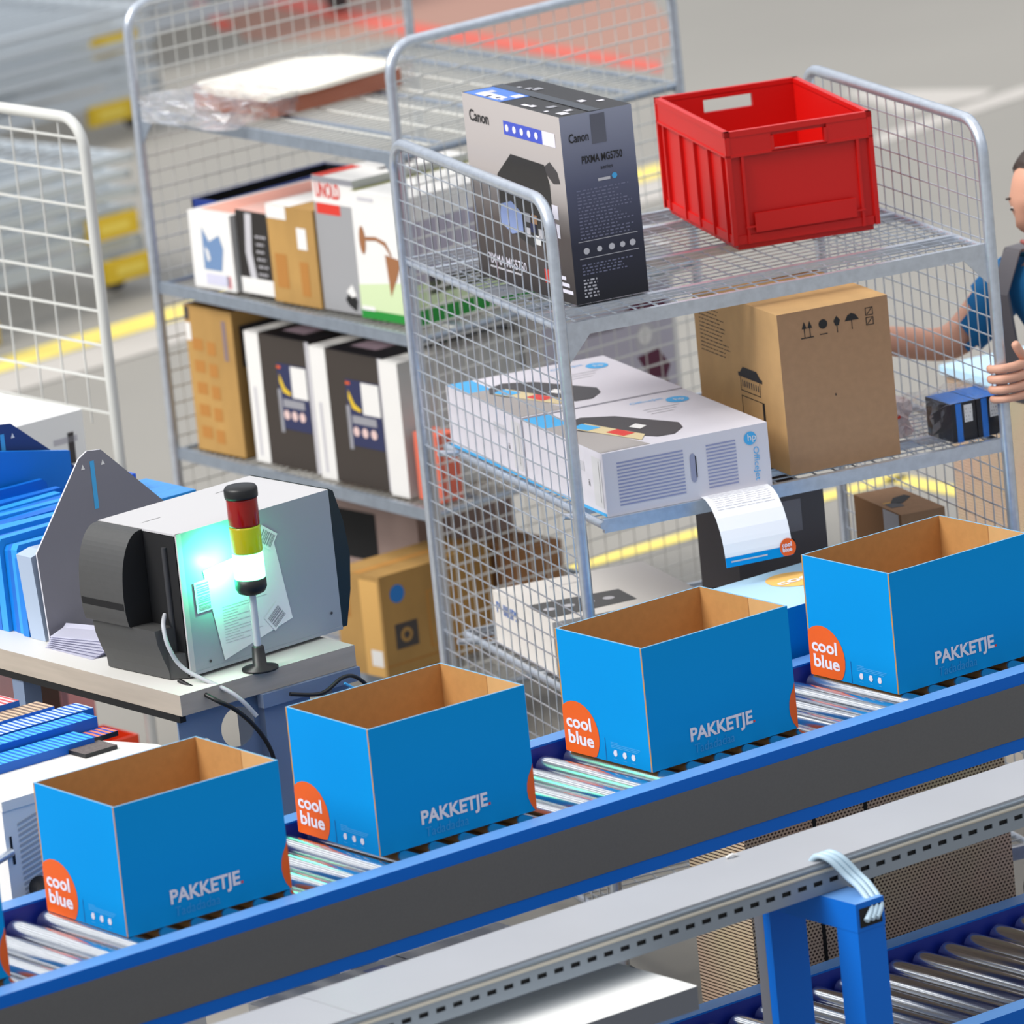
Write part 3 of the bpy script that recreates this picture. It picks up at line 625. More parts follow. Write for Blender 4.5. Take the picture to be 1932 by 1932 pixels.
def d_unold(F):
    f = F['-x']; f.fq(0, 0, 1, .80, mat('steel_grey_print', (156, 156, 158), .5)); f.fq(.0, .955, 1, 1, grey); f.text(.06*f.w, .845*f.h, .05, 'UNOLD', redink, bold=.02, width=.60*f.w); f.fq(.06, .72, .64, .80, redink, l=.001)
    f.poly([(.55, .10), (.72, .18), (.85, .10), (.80, .02), (.62, .06)], black, l=.001); f.poly([(.60, .16), (.75, .22), (.84, .14), (.72, .12)], white, l=.0014)
    f = F['top']; f.fq(0, .75, .35, 1, redink); f.fq(.35, .25, .65, .4, dinkg)
t1box('blender_carton', 'tall white and grey carton with red lettering on the second shelf', 1.744, 2.990, 0, .34, .160, .322, z2, white, {'-y': mat('pale_grey_board', (196, 198, 194), .6)}, d_unold)
def d_green(F):
    f = F['-x']; f.fq(0, 0, 1, .07, greenink); f.poly([(0, .07), (1, .07), (1, .34), (0, .26)], limeink); bi = mat('bronze_ink', (156, 104, 66), .4)
    f.disc(.14*f.w, .62*f.h, .012, bi, ry=.034, n=16); f.poly([(.20, .62), (.38, .63), (.52, .60), (.62, .52), (.64, .53), (.55, .63), (.38, .66), (.20, .65)], bi, l=.001); f.poly([(.52, .53), (.80, .50), (.70, .36), (.56, .20)], bi, l=.001); f.fq(.12, .93, .4, .96, lgrey)
    f.fq(.02, .065, .25, .10, white, l=.0012)
    f = F['-y']; f.fq(0, 0, 1, .12, greenink); f.fq(0, .12, 1, .32, limeink); f.fq(0, .32, 1, .82, mat('pale_lilac_photo', (176, 170, 184), .6)); f.fq(.1, .22, .5, .42, dinkg)
    f = F['top']; f.fq(0, .9, 1, 1, mat('olive_ink', (120, 120, 60), .6))
t1box('coffee_carton', 'white and green coffee machine carton at the front end of the second shelf', 1.735, 2.770, .02, .42, .214, .303, z2, white, None, d_green)
def tray(name, label, loc, yaw, L, W, H, m, inner):
    mb = MB(); t = .006
    mb.box((0, 0, 0), (L, W, t), inner); mb.box((0, 0, 0), (L, t, H), inner, {'-y': m, '+z': m}); mb.box((0, W-t, 0), (L, W, H), inner, {'+y': m, '+z': m}); mb.box((0, t, 0), (t, W-t, H), inner, {'-x': m, '+z': m}); mb.box((L-t, t, 0), (L, W-t, H), inner, {'+x': m, '+z': m})
    tag(mb.build(name, None, loc, yaw), label, 'tray')
tray('blue_tray', 'dark blue open tray behind the cartons on the second shelf', (1.85, 3.70, z2+.0005), .10, .44, .10, .182, mat('cobalt_plastic', (26, 60, 150), .4), blackm)
mb = MB(); mb.tube([(0, 0, .028), (.10, .02, .028)], .028, white_p, 18); tag(mb.build('paper_roll', None, (2.38, 2.83, z2+.04), 0), 'white paper roll at the far end, seen between printer carton and crate', 'roll')
mb = MB(); mb.box((0, 0, 0), (.18, .1, .041), white); tag(mb.build('white_packet', None, (2.33, 2.79, z2), 0), 'flat white packet underneath the white paper roll', 'packet')
# third shelf
def d_tall(F):
    f = F['-x']; r = random.Random(6); od = mat('ochre_dark', (176, 120, 54), .8)
    for k in range(5): b = .1+k*.15; f.fq(.12, b, .34, b+.08, od); f.fq(.42, b-.02, .60, b+.07, od)
    f.text(.90*f.w, .62*f.h, .028, 'SAMSUNG', mat('faded_blue_ink', (120, 110, 130), .6), rot=pi/2, width=.075) if False else None
    f.fq(.78, .66, .86, .93, mat('faded_blue_ink', (130, 112, 116), .6)); f.fq(.01, .76, .11, .88, white) ; f.fq(.01, .90, .10, .99, dinkg)
    f = F['-y']; f.fq(.05, .62, .4, .9, dinkg)
mb = MB(); L, W, H = .40, .197, .365
mb.box((0, 0, 0), (L, .004, H), ochre); mb.box((0, W-.004, 0), (L, W, H), ochre); mb.box((0, .004, 0), (.004, W-.004, H), ochre); mb.box((L-.004, .004, 0), (L, W-.004, H), ochre); mb.box((0, 0, 0), (L, W, .004), ochre); mb.box((.004, .004, H-.05), (L-.004, W-.004, H-.046), mat('deep_brown', (84, 56, 28), .9)); d_tall(faces_of(mb, L, W, H))
tag(mb.build('ochre_carton', None, (1.733, 3.530, z3+.0005), 0), 'tall ochre carton open at the top, leftmost on the third shelf', 'box')
def d_dark(F):
    f = F['-x']; f.fq(0, 0, .22, 1, white); f.fq(.94, 0, 1, 1, lgrey); f.fq(.07, .05, .11, .58, lgrey, l=.001)
    f.fq(.47, .30, .93, .80, navyink, l=.001); f.fq(.68, .55, .92, .79, white, l=.0014); f.poly([(.50, .72), (.57, .62), (.66, .58), (.64, .56), (.54, .58), (.49, .66)], yellow, l=.0016); f.fq(.47, .76, .53, .78, orange, l=.0015)
    for k in range(3): f.disc((.56+k*.12)*f.w, .41*f.h, .012, mat('pale_skin_ink', (226, 196, 190), .6), n=10, l=.0016)
    f.fq(.52, .47, .85, .53, grey, l=.0014); f.fq(.45, .27, .50, .6, grey, l=.0014)
    f = F['top']; f.fq(0, .80, 1, 1, white); f.fq(.12, .3, .3, .65, mat('mauve_ink', (150, 130, 140), .6)); f.fq(.45, .2, .8, .6, navyink)
for (x, y, W_, l) in ((1.745, 3.238, .262, 'dark carton with a white spine, second from the left on the third shelf'), (1.728, 2.925, .288, 'dark carton with a white spine beside the white carton on the third shelf')):
    t1box('dark_carton', l, x, y, 0, .40, W_, .322, z3, mat('umber_black_board', (58, 50, 44), .6), {'+z': mat('black_print2', (22, 20, 26), .4)}, d_dark)
t1box('white_carton', 'narrow white carton at the front end of the third shelf', 1.712, 2.845, 0, .36, .070, .323, z3, white, {'-y': mat('pale_grey_board', (196, 198, 194), .6)})
t1box('red_carton', 'reddish carton at the front end, half hidden by the trolley post', 1.725, 2.735, 0, .06, .09, .16, z3, mat('red_board', (222, 110, 86), .6))
def wine(F):
    f = F['-y']; f.fq(.0, .0, .97, 1, mat('marble_print', (190, 186, 198), .5)); f.disc(.76*f.w, .60*f.h, .036, lgrey, n=20, l=.001, ry=.04); f.disc(.75*f.w, .62*f.h, .022, white, n=16, l=.0014)
    pl = mat('plum_ink', (92, 36, 62), .5); f.poly([(.68, .50), (.84, .52), (.92, .40), (.88, .33), (.76, .36)], pl, l=.0012); f.poly([(.80, .33), (.90, .33), (.88, .20), (.80, .16)], pl, l=.0012); f.poly([(.78, .2), (.97, .28), (.97, .05), (.74, .05)], mat('pale_flesh_print', (214, 196, 188), .6), l=.001)
    f.fq(.30, .70, .60, .80, mat('taupe_print', (150, 144, 154), .5), l=.001); f.poly([(.62, .82), (.92, .86), (.92, .76), (.64, .74)], pl, l=.0012)
carton('photo_carton', 'white carton with a plum coloured photograph, seen through the mesh above the white cartons', (2.10, 2.79, z3+.0005), .06, .425, .10, .395, white, None, wine)
t1box('black_carton', 'black carton behind the near trolley mesh at the front end of the third shelf', 2.14, 2.92, .02, .18, .26, .30, z3, mat('near_black_board', (34, 30, 28), .4))
# bottom deck
def d_och2(F):
    f = F['-y']; f.disc(.05, .195, .022, mat('dot_blue', (20, 120, 200), .5), n=22); f.fq(.10, .25, .30, .50, dinkg); f.disc(.067, .092, .018, ochre, n=16, l=.001); f.disc(.067, .092, .009, dinkg, n=12, l=.0014); f.fq(.40, .18, .66, .74, mat('ochre_mid', (188, 134, 64), .8)); f.fq(.42, .20, .64, .72, ochre, l=.001)
    f.fq(.0, .10, 1, .115, mat('ochre_dark', (176, 120, 54), .8))
    f = F['-x']; f.fq(.68, .10, .93, .26, white); f.fq(.05, .55, .3, .8, mat('ochre_dark', (176, 120, 54), .8)); f.fq(.55, 0, .95, .95, mat('ochre_pale', (214, 168, 96), .8), l=.0004)
    f = F['top']; f.fq(.0, .42, 1, .60, mat('ochre_mid', (188, 134, 64), .8))
carton('ochre_carton', 'big ochre carton with a blue dot sticker, behind the signal light table', (1.632, 2.895, z4+.0205), .04, .34, .17, .245, ochre, None, d_och2)
carton('taupe_carton', 'pinkish grey carton with a black window behind the big ochre carton', (1.95, 3.16, z4+.0205), .04, .30, .4, .30, mat('taupe_pink_board', (160, 138, 130), .7), None, lambda F: F['-x'].fq(.2, .5, .6, .9, blackm))
carton('brown_carton', 'brown carton on the bottom deck, seen through the near trolley mesh', (1.99, 2.80, z4+.0205), .04, .12, .2, .24, mat('brown_board_deep', (150, 108, 70), .85))
# top shelf packet
th = thing('wrapped_packet', 'cream booklet and brown packet in a clear bag on the top shelf', 'packet', (1.815, 3.36, 1.4485), .10)
mb = MB(); mb.box((.0, .0, 0), (.40, .30, .040), mat('terracotta_board', (172, 104, 78), .7), {'+z': white}); mb.build('brown_packet', th)
mb = MB(); P_ = [(-.03, .0), (.10, -.02), (.36, .0), (.42, .05), (.43, .24), (.36, .33), (.05, .34), (-.02, .2)]
mb.prism([(x, y, .042) for x, y in P_], (0, 0, .010), mat('cream_paper', (238, 232, 218), .7)); mb.build('booklet', th, fixn=True)
mb = MB(); blob(mb, -.17, -.01, 0, .05, .30, .060, clearp, .010, 9, 12); blob(mb, .04, -.012, 0, .43, .32, .058, film, .003, 9, 13); mb.build('clear_bag', th)
# white carton of the left trolley
def wb(F):
    f = F['-y']; f.fq(.78, .74, .86, .90, dinkg); f.fq(.30, .66, .40, .80, dinkg); f.fq(.6, .85, .9, .88, lgrey)
carton('white_carton', 'big white carton on the left trolley, behind the blue mail bags', (.53, 2.70, .6055), .03, .215, .62, .445, mat('bright_white_board', (244, 244, 240), .6), None, wb)

# ================================================================ PACKING TABLE AND PRINTER
tb = thing('packing_table', 'narrow packing table with grey edge carrying the label machine', 'table', (-.13, 1.6, 0))
mb = MB(); lam = mat('white_laminate', (214, 212, 206), .45); edge = mat('beige_ply_edge', (178, 166, 152), .7, noise=.12, nscale=20, stretch=(.3, .3, 3))
mb.box((-.205, -.78, .908), (.215, .78, .95), lam, {'-x': edge, '-y': edge, '+x': edge, '+y': edge}); mb.build('table_top', tb)
mb = MB(); mb.box((-.204, -.77, .893), (-.19, .78, .907), blackm); mb.build('cable_rail', tb)
bg = mat('blue_grey_steel', (116, 132, 158), .45)
def hole_cell(m, cx, cz, h, r, y):
    """square steel cell with a round opening"""
    n = 32
    for k in range(n):
        P = []
        for a in (2*pi*k/n, 2*pi*(k+1)/n):
            c, s_ = cos(a), sin(a); q = h/max(abs(c), abs(s_)); P.append(((cx+r*c, cz+r*s_), (cx+q*c, cz+q*s_)))
        (a0, b0), (a1, b1) = P
        for yy in (y, y+.004): m.face([(a0[0], yy, a0[1]), (b0[0], yy, b0[1]), (b1[0], yy, b1[1]), (a1[0], yy, a1[1])], bg)
        m.face([(a0[0], y, a0[1]), (a1[0], y, a1[1]), (a1[0], y+.004, a1[1]), (a0[0], y+.004, a0[1])], bg)
m = MB(); Y_ = -.755
hole_cell(m, -.062, .848, .048, .040, Y_); hole_cell(m, -.142, .828, .032, .017, Y_)
for a in ((-.20, .860, -.110, .907), (-.20, .796, -.174, .860), (-.110, .896, 0, .907), (-.014, .70, 0, .896), (-.110, .70, -.014, .800)): m.box((a[0], Y_, a[1]), (a[2], Y_+.004, a[3]), bg)
m.prism([(-.20, Y_, .796), (-.110, Y_, .796), (-.110, Y_, .70), (-.150, Y_, .70)], (0, .004, 0), bg)
m.build('bracket_plate', tb)
mb = MB(); mb.box((-.01, -.775, .25), (.10, -.68, .907), bg); mb.box((-.02, -.79, .88), (.215, -.77, .9075), bg); mb.build('cabinet', tb)
for x, y in ((.185, -.74), (-.18, .74), (.185, .74), (-.18, -.2)): mb = MB(); mb.box((x-.02, y-.02, 0), (x+.02, y+.02, .907), bg); mb.build('leg', tb)
# machine
MX, MY, MZ, MR = -.253, .896, .9505, .06
mc = thing('label_machine', 'big grey label machine with black curved covers on the packing table', 'machine', (MX, MY, MZ), MR)
mb = MB(); L, W, H = .385, .243, .290
mb.box((.012, 0, .012), (L, W, H), machine_m, {'+z': machine_t, '-x': blackm}); mb.box((-.0, -.001, .006), (.012, .003, H), machine_t); mb.box((0, -.0012, .006), (L, 0, .0125), machine_m); mb.box((.0, 0, H-.004), (.012, W, H), machine_t)
f = Face(mb, (0, 0, H), (1, 0, 0), (0, 1, 0), L, W); f.q(.03, .14, .075, .1415, dinkg); f.q(.255, .19, .30, .1915, dinkg)
for x, z in ((.05, .025), (.36, .045)): Face(mb, (0, -.0012, 0), (1, 0, 0), (0, 0, 1), L, H).disc(x, z, .003, dinkg, n=8)
mb.build('housing', mc)
for x in (.04, .34):
    for y in (.03, .20): mb = MB(); mb.lathe([(.012, 0), (.012, .0125)], rubber, (x, y, 0), 12); mb.build('foot', mc)
pf0 = [(.0, .289), (-.022, .284), (-.042, .262), (-.056, .225), (-.062, .18), (-.062, .14), (-.058, .113), (-.050, .103), (.0, .098)]
pf = []
for a_ in range(len(pf0)-1):
    p0, p1, p2, p3 = [pf0[min(max(a_+q, 0), len(pf0)-1)] for q in (-1, 0, 1, 2)]
    for q in range(4):
        t = q/4; pf.append(tuple(.5*(2*p1[c]+(p2[c]-p0[c])*t+(2*p0[c]-5*p1[c]+4*p2[c]-p3[c])*t*t+(3*p1[c]-p0[c]-3*p2[c]+p3[c])*t**3) for c in (0, 1)))
pf.append(pf0[-1])
mb = MB(); cover = mat('charcoal_cover', (70, 70, 69), .5, noise=.05, nscale=90)
mb.prism([(x, .105, z) for x, z in pf], (0, .138, 0), blackm, side=cover); mb.prism([(-.0635, .108, .152), (-.0620, .108, .138), (-.05, .108, .138), (-.05, .108, .152)], (0, .132, 0), blackm)
mb.build('front_cover', mc, fixn=True)
ap = [(-.050, .104), (-.046, .075), (-.036, .045), (-.026, .02), (-.024, .0015), (.011, .0015), (.011, .10), (-.02, .103)]
mb = MB(); mb.prism([(x, .035, z) for x, z in ap], (0, .195, 0), cover); mb.prism([(.011, .002, .0015), (.011, .036, .0015), (-.024, .036, .0015)], (0, 0, .05), cover); mb.build('outlet_apron', mc, fixn=True)
mb = MB(); mb.box((.001, .008, .004), (.0115, .112, H-.006), blackm); mb.tube([(-.001, .04, .035), (-.001, .04, .26)], .006, rubber, 8); mb.tube([(-.004, .055, .05), (.001, .055, .05)], .02, galv_d, 14); mb.build('inner_mechanism', mc)
mb = MB(); mb.prism([(L, .0, .292), (L+.012, .0, .285), (L+.030, .0, .22), (L+.038, .0, .15), (L+.030, .0, .08), (L+.012, .0, .010), (L, .0, .010)], (0, W, 0), mat('green_black_plastic', (20, 34, 36), .4)); mb.build('end_cover', mc, fixn=True)
def sticker(nm, pts, z0, lab, deco=None):
    pass
mb = MB(); F = Face(mb, (0, -.0012, 0), (1, 0, 0), (0, 0, 1), L, H)
F.poly([(.055, .205), (.235, .225), (.262, .04+.02), (.085, .018)], white_p, frac=False)
for k in range(14): F.q(.092, .05+k*.0055, .092+random.uniform(.03, .13), .0512+k*.0055, lgrey, l=.001)
mb.build('paper_note', mc)
def bar_sticker(a, b, rot, w, h, nm='barcode_sticker'):
    mb = MB(); F = Face(mb, (0, -.0012, 0), (1, 0, 0), (0, 0, 1), L, H); c, s_ = cos(rot), sin(rot); R_ = lambda x, y: (a+x*c-y*s_, b+x*s_+y*c)
    F.poly([R_(0, 0), R_(w, 0), R_(w, h), R_(0, h)], white_p, l=.0018, frac=False); rr = random.Random(4); y = .004
    while y < h-.006: t = rr.uniform(.001, .0035); F.poly([R_(.005, y), R_(w-.005, y), R_(w-.005, y+t), R_(.005, y+t)], grey, l=.0024, frac=False); y += t+rr.uniform(.001, .003)
    mb.build(nm, mc)
bar_sticker(.030, .125, .02, .040, .062); bar_sticker(.225, .205, .95, .036, .045); bar_sticker(.215, .045, 1.0-.35, .045, .040)
# signal tower
TX, TY = -.130, .838
tw = thing('signal_tower', 'signal light tower with red, amber and lit green lamp before the machine', 'lamp', (TX, TY, .9505))
mb = MB(); mb.lathe([(.036, 0), (.036, .004), (.014, .010), (.012, .045), (.009, .048)], black); mb.build('base', tw)
mb = MB(); mb.tube([(0, 0, .045), (0, 0, .152)], .0075, mat('pale_tube', (196, 202, 204), .35, .3), 14); mb.build('pole', tw)
mb = MB(); mb.lathe([(.012, .150), (.026, .156), (.031, .165), (.031, .183), (.028, .184)], black); mb.build('collar', tw)
gm = mat('green_lamp_lit', (40, 255, 150), .3, emit=(120, 255, 190), estr=4)
for nm, z0, z1, m in (('green_lamp', .1845, .236, gm), ('amber_lamp', .2365, .289, mat('amber_lens', (190, 130, 8), .15, trans=.25, emit=(90, 230, 20), estr=.18)), ('red_lamp', .2895, .345, mat('red_lens', (150, 10, 8), .12, trans=.15))):
    mb = MB(); mb.lathe([(.030, z0), (.0305, z0+.004), (.0305, z1-.004), (.030, z1)], m, seg=28); tag(mb.build(nm, tw), {'g': 'lit green lamp', 'a': 'amber lamp', 'r': 'red lamp'}[nm[0]], None)
mb = MB(); mb.lathe([(.0325, .3455), (.033, .350), (.033, .362), (.030, .367), (.0, .368)], black, seg=28); mb.build('cap', tw)
gl = bpy.data.lights.new('green_lamp_light', 'SPOT'); go = bpy.data.objects.new('green_lamp_light', gl); C.objects.link(go); gl.color = (.05, 1, .46); gl.energy = 2.6; gl.spot_size = math.radians(165); gl.spot_blend = .6; gl.shadow_soft_size = .01
go.location = (TX-.036, TY+.022, .9505+.212); go.rotation_euler = Vector((.05, -1, 0)).to_track_quat('Z', 'Y').to_euler()
# cables
def cable(name, label, pts, r, m, group=None):
    P = [Vector(p) for p in pts]; out = []
    for i in range(len(P)-1):
        p0, p1, p2, p3 = P[max(i-1, 0)], P[i], P[i+1], P[min(i+2, len(P)-1)]
        for k in range(8):
            t = k/8; out.append(.5*((2*p1)+(p2-p0)*t+(2*p0-5*p1+4*p2-p3)*t*t+(3*p1-p0-3*p2+p3)*t**3))
    out.append(P[-1]); mb = MB(); mb.tube(out, r, m, 8); o = mb.build(name); tag(o, label, 'cable', group); return o
cable('grey_cable', 'light grey cable looping out of the machine beside its front cover', [(-.262, .95, 1.075), (-.285, .925, 1.06), (-.29, .905, 1.02), (-.27, .885, .975), (-.225, .80, .93), (-.19, .78, .88)], .0045, mat('grey_cable_skin', (176, 178, 182), .5))
cable('black_cable', 'black cable hanging from the machine past the holed bracket plate', [(-.28, .90, .955), (-.27, .80, .93), (-.23, .79, .90), (-.185, .79, .85), (-.15, .80, .79), (-.145, .80, .72)], .0045, black)
cable('black_cable', 'black cable bundle looped under the right end of the table', [(-.10, .79, .90), (-.03, .785, .885), (.02, .78, .905), (.06, .79, .895), (.09, .79, .86), (.08, .79, .82)], .004, black)
cable('pale_cable', 'pale blue cable hanging under the right end of the table', [(.02, .775, .895), (.05, .77, .87), (.08, .77, .83), (.11, .77, .79)], .003, skyink)
# paper stack
pp = thing('paper_stack', 'loose white papers on the table left of the machine', 'paper', (-.225, 1.285, .9505), .15)
for k in range(7):
    mb = MB(); w_ = .005*k; P_ = [(-.055+w_, 0), (-.02, .0012), (.02, .003+.0008*k), (.06-w_, .007+.0012*k)]
    for (a, za), (b, zb_) in zip(P_, P_[1:]): mb.face([(a, -.085, za), (b, -.085, zb_), (b, .08, zb_), (a, .08, za)], mat('paper_lilac_white', (226, 226, 240), .7)); mb.face([(a, -.085, za), (a, .08, za), (b, .08, zb_), (b, -.085, zb_)], mat('paper_lilac_white', (226, 226, 240), .7))
    o = mb.build('sheet', pp, (0, 0, .0008+k*.0035), rz=(k-3)*.05)
# dividers with peaked top
def divider(label, x, y, z, w, h, m, yaw=0):
    pts = []
    prof = [(0, 0), (-.008, .187), (.105*w/.3, h-.012), (.125*w/.3, h), (.155*w/.3, h-.004), (w, h*.55), (w, 0)]
    mb = MB(); mb.prism([(a, 0, b) for a, b in prof], (0, .004, 0), m, side=mat('divider_edge', (206, 206, 214), .5)); mb.prism([(.128*w/.3, -.001, h-.12), (.137*w/.3, -.001, h-.12), (.137*w/.3, -.001, h-.022), (.128*w/.3, -.001, h-.022)], (0, .0008, 0), skyink)
    for a in (.112, .156): mb.prism([((a-.004)*w/.3, -.001, h-.035), ((a+.004)*w/.3, -.001, h-.035), (a*w/.3, -.001, h-.025)], (0, .0008, 0), white)
    tag(mb.build('divider', None, (x, y, z), yaw, fixn=True), label, 'divider')
divider('grey peaked metal divider standing on the table behind the machine', -.255, 1.380, .9505, .33, .365, mat('grey_divider', (128, 126, 134), .5))
divider('navy peaked metal divider partly cut off at the left edge', -.09, 1.96, .9505, .33, .31, mat('navy_divider', (34, 62, 120), .5))
# blue mail bags standing in a pack, every bag its own object
bm_ = [mat('mail_bag_blue', (6, 122, 214), .4), mat('mail_bag_blue_light', (40, 152, 226), .4), mat('mail_bag_blue_deep', (0, 104, 200), .4)]
r = random.Random(9); y = 1.462; k = 0
while y < 1.925:
    t = r.uniform(.014, .03); h = .185+r.uniform(-.014, .012)+(.0 if y > 1.5 else -.01); mb = MB(); x1 = .34+r.uniform(-.02, .02)
    mb.prism([(0, 0, 0), (0, 0, h-.01), (.006, 0, h), (x1-.01, 0, h+r.uniform(-.008, .008)), (x1, 0, h-.01), (x1, 0, 0)], (0, t-.0015, 0), bm_[k % 3])
    tag(mb.build('mail_bag', None, (-.245+r.uniform(-.006, .006), y, .9505), 0, fixn=True), 'flat blue mail bag standing in the pack left of the grey divider', 'bag', 'blue mail bags standing on the table'); y += t; k += 1
mb = MB(); mb.prism([(0, 0, 0), (0, 0, .30), (.36, 0, .225), (.36, 0, 0)], (0, .012, 0), bm_[0]); tag(mb.build('mail_bag', None, (-.16, 1.945-.012, .9505), 0, fixn=True), 'tall blue mail bag rising above the pack before the navy divider', 'bag')
mb = MB(); mb.prism([(0, 0, 0), (-.012, 0, .176), (.02, 0, .184), (.30, 0, .178), (.30, 0, 0)], (0, .052, 0), mat('frosted_film', (168, 184, 206), .3)); tag(mb.build('clear_bag_pack', None, (-.252, 1.402, .9505), 0, fixn=True), 'whitish film bag hanging over the end of the blue bags', 'bag')
# flat blue packs behind the divider
for k in range(3):
    mb = MB(); mb.box((0, 0, 0), (.26, .20, .028), bm_[k % 2+0], {'+z': mat('bag_stripes', (70, 150, 220), .5, noise=.3, nscale=30, stretch=(1, 14, 1))}); tag(mb.build('blue_pack', None, (.0+.02*k, 1.60-.02*k, .9505+.15+.029*k if False else .9505+.0+.0285*k), .05*k), 'flat blue pack lying behind the grey divider', 'pack', 'flat blue packs behind the divider')
mb = MB(); mb.box((0, 0, 0), (.22, .17, .055), mat('grey_lilac_board', (170, 166, 180), .6)); tag(mb.build('grey_carton', None, (.04, 1.60, .9505+.0865), .03), 'grey lilac carton between the flat blue packs behind the divider', 'box')
mb = MB(); mb.box((0, 0, 0), (.25, .18, .025), bm_[1], {'+z': mat('bag_stripes', (70, 150, 220), .5, noise=.3, nscale=30, stretch=(1, 14, 1))}); tag(mb.build('blue_pack', None, (.03, 1.60, .9505+.142), .0), 'topmost flat blue pack behind the divider, right of its peak', 'pack')
mb = MB(); mb.box((0, 0, 0), (.07, .05, .035), mat('cobalt_board', (40, 90, 190), .5)); F = Face(mb, (0, 0, 0), (1, 0, 0), (0, 0, 1), .07, .035); F.poly([(.3, .2), (.6, .1), (.6, .8), (.35, .9), (.45, .5)], white); F.fq(0, .6, .35, .95, mat('pale_pink_ink', (220, 180, 190), .5)); tag(mb.build('small_blue_box', None, (.14, 1.71, 1.118), .0), 'small blue box with a white emblem on the blue packs', 'box')

# ================================================================ WHITE MACHINE AND SLEEVE PACKS, LOWER LEFT
wm = thing('white_printer', 'white office printer with vent slots behind the leftmost whole blue box', 'printer', (-.80, .66, 0), .0)
PL = [(-.065, 0), (.335, 0), (.335, .07), (.30, .16), (.16, .50), (-.065, .50)]; pt_ = mat('printer_top', (232, 228, 222), .5)
mb = MB(); mb.prism([(x, y, .35) for x, y in PL], (0, 0, .53), white); mb.prism([(x*1.01, y*1.01-.003, .8805) for x, y in PL], (0, 0, .0195), pt_); mb.build('housing', wm, fixn=True)
mb = MB(); F = Face(mb, (0, -.0005, 0), (1, 0, 0), (0, 0, 1), .3, .9)
for k in range(16): z = .70+k*.0105; F.poly([(-.035, z-.012), (.012, z), (.012, z+.005), (-.035, z-.007)], mat('vent_grey', (176, 176, 178), .6), frac=False)
F.q(-.056, .80, -.051, .83, blackink); F.q(-.054, .775, -.048, .795, blackink); mb.build('vent_grille', wm)
mb = MB(); mb.box((-.065, 0, 0), (.16, .5, .349), mat('stand_grey', (150, 150, 154), .6)); mb.build('stand', wm)
mb = MB(); mb.tube([(-.055, -.001, .80), (-.15, -.03, .79)], .008, galv, 10); mb.build('tray_arm', wm)
mb = MB(); mb.tube([(-.005, -.001, .72), (-.01, -.03, .715), (-.035, -.045, .70), (-.055, -.05, .69)], [.022, .02, .014, .012], black, 12); mb.build('black_knob', wm)
def stripes(name, c1, c2, dens=150):
    if name in MATS: return MATS[name]
    m = bpy.data.materials.new(name); m.use_nodes = True; nt = m.node_tree; b = nt.nodes['Principled BSDF']; b.inputs['Roughness'].default_value = .6
    tc = nt.nodes.new('ShaderNodeTexCoord'); wv = nt.nodes.new('ShaderNodeTexWave'); wv.inputs['Scale'].default_value = dens/6.28*1.0; wv.inputs['Distortion'].default_value = 1.5; wv.bands_direction = 'X'
    cr = nt.nodes.new('ShaderNodeValToRGB'); cr.color_ramp.elements[0].color = (*s2l(c1), 1); cr.color_ramp.elements[1].color = (*s2l(c2), 1); cr.color_ramp.elements[0].position = .35; cr.color_ramp.elements[1].position = .6
    nt.links.new(tc.outputs['Object'], wv.inputs[0]); nt.links.new(wv.outputs[0], cr.inputs[0]); nt.links.new(cr.outputs[0], b.inputs['Base Color']); MATS[name] = m; return m
sk = [stripes('blue_white_edges', (20, 90, 190), (190, 210, 235)), stripes('blue_sky_edges', (10, 100, 200), (70, 180, 240)), stripes('orange_edges', (40, 80, 180), (240, 130, 90)), stripes('brown_edges', (120, 100, 90), (210, 180, 150)), stripes('red_edges', (200, 80, 80), (230, 200, 200))]
for i, (x, y, z, L_, W_, H_, k, l) in enumerate([(-.84, .82, .9, .30, .07, .018, 1, 'front blue pack of folded sleeves on the white printer'), (-.84, .895, .9, .36, .05, .032, 1, 'second blue pack of folded sleeves on the white printer'), (-.80, .95, .9, .35, .06, .034, 0, 'thicker pack of folded sleeves with lilac and white edges'), (-.84, 1.01, .9, .34, .06, .040, 3, 'pack of folded sleeves with brownish edges'), (-.86, 1.07, .9, .32, .07, .052, 4, 'rear pack of folded sleeves with red edges')]):
    mb = MB(); mb.box((0, 0, 0), (L_, W_, H_), mat('pack_blue', (0, 92, 186), .5), {'+z': sk[k]}); tag(mb.build('sleeve_pack', None, (x, y, z+.0005), .0), l, 'pack', 'packs of folded sleeves on the white printer')
mb = MB(); mb.box((0, 0, 0), (.13, .05, .010), black, {'+z': sk[2]}); tag(mb.build('sleeve_pack', None, (-.60, .84, .9005), .02), 'short pack with orange and blue edges on the printer lid', 'pack')
mb = MB(); mb.box((0, 0, 0), (.075, .06, .008), black, {'+z': mat('mouse_grey_pad', (110, 100, 98), .8, noise=.3, nscale=200)}); tag(mb.build('grey_pad', None, (-.60, .765, .9005), .02), 'small dark grey pad on the printer lid beside the blue box', 'pad')
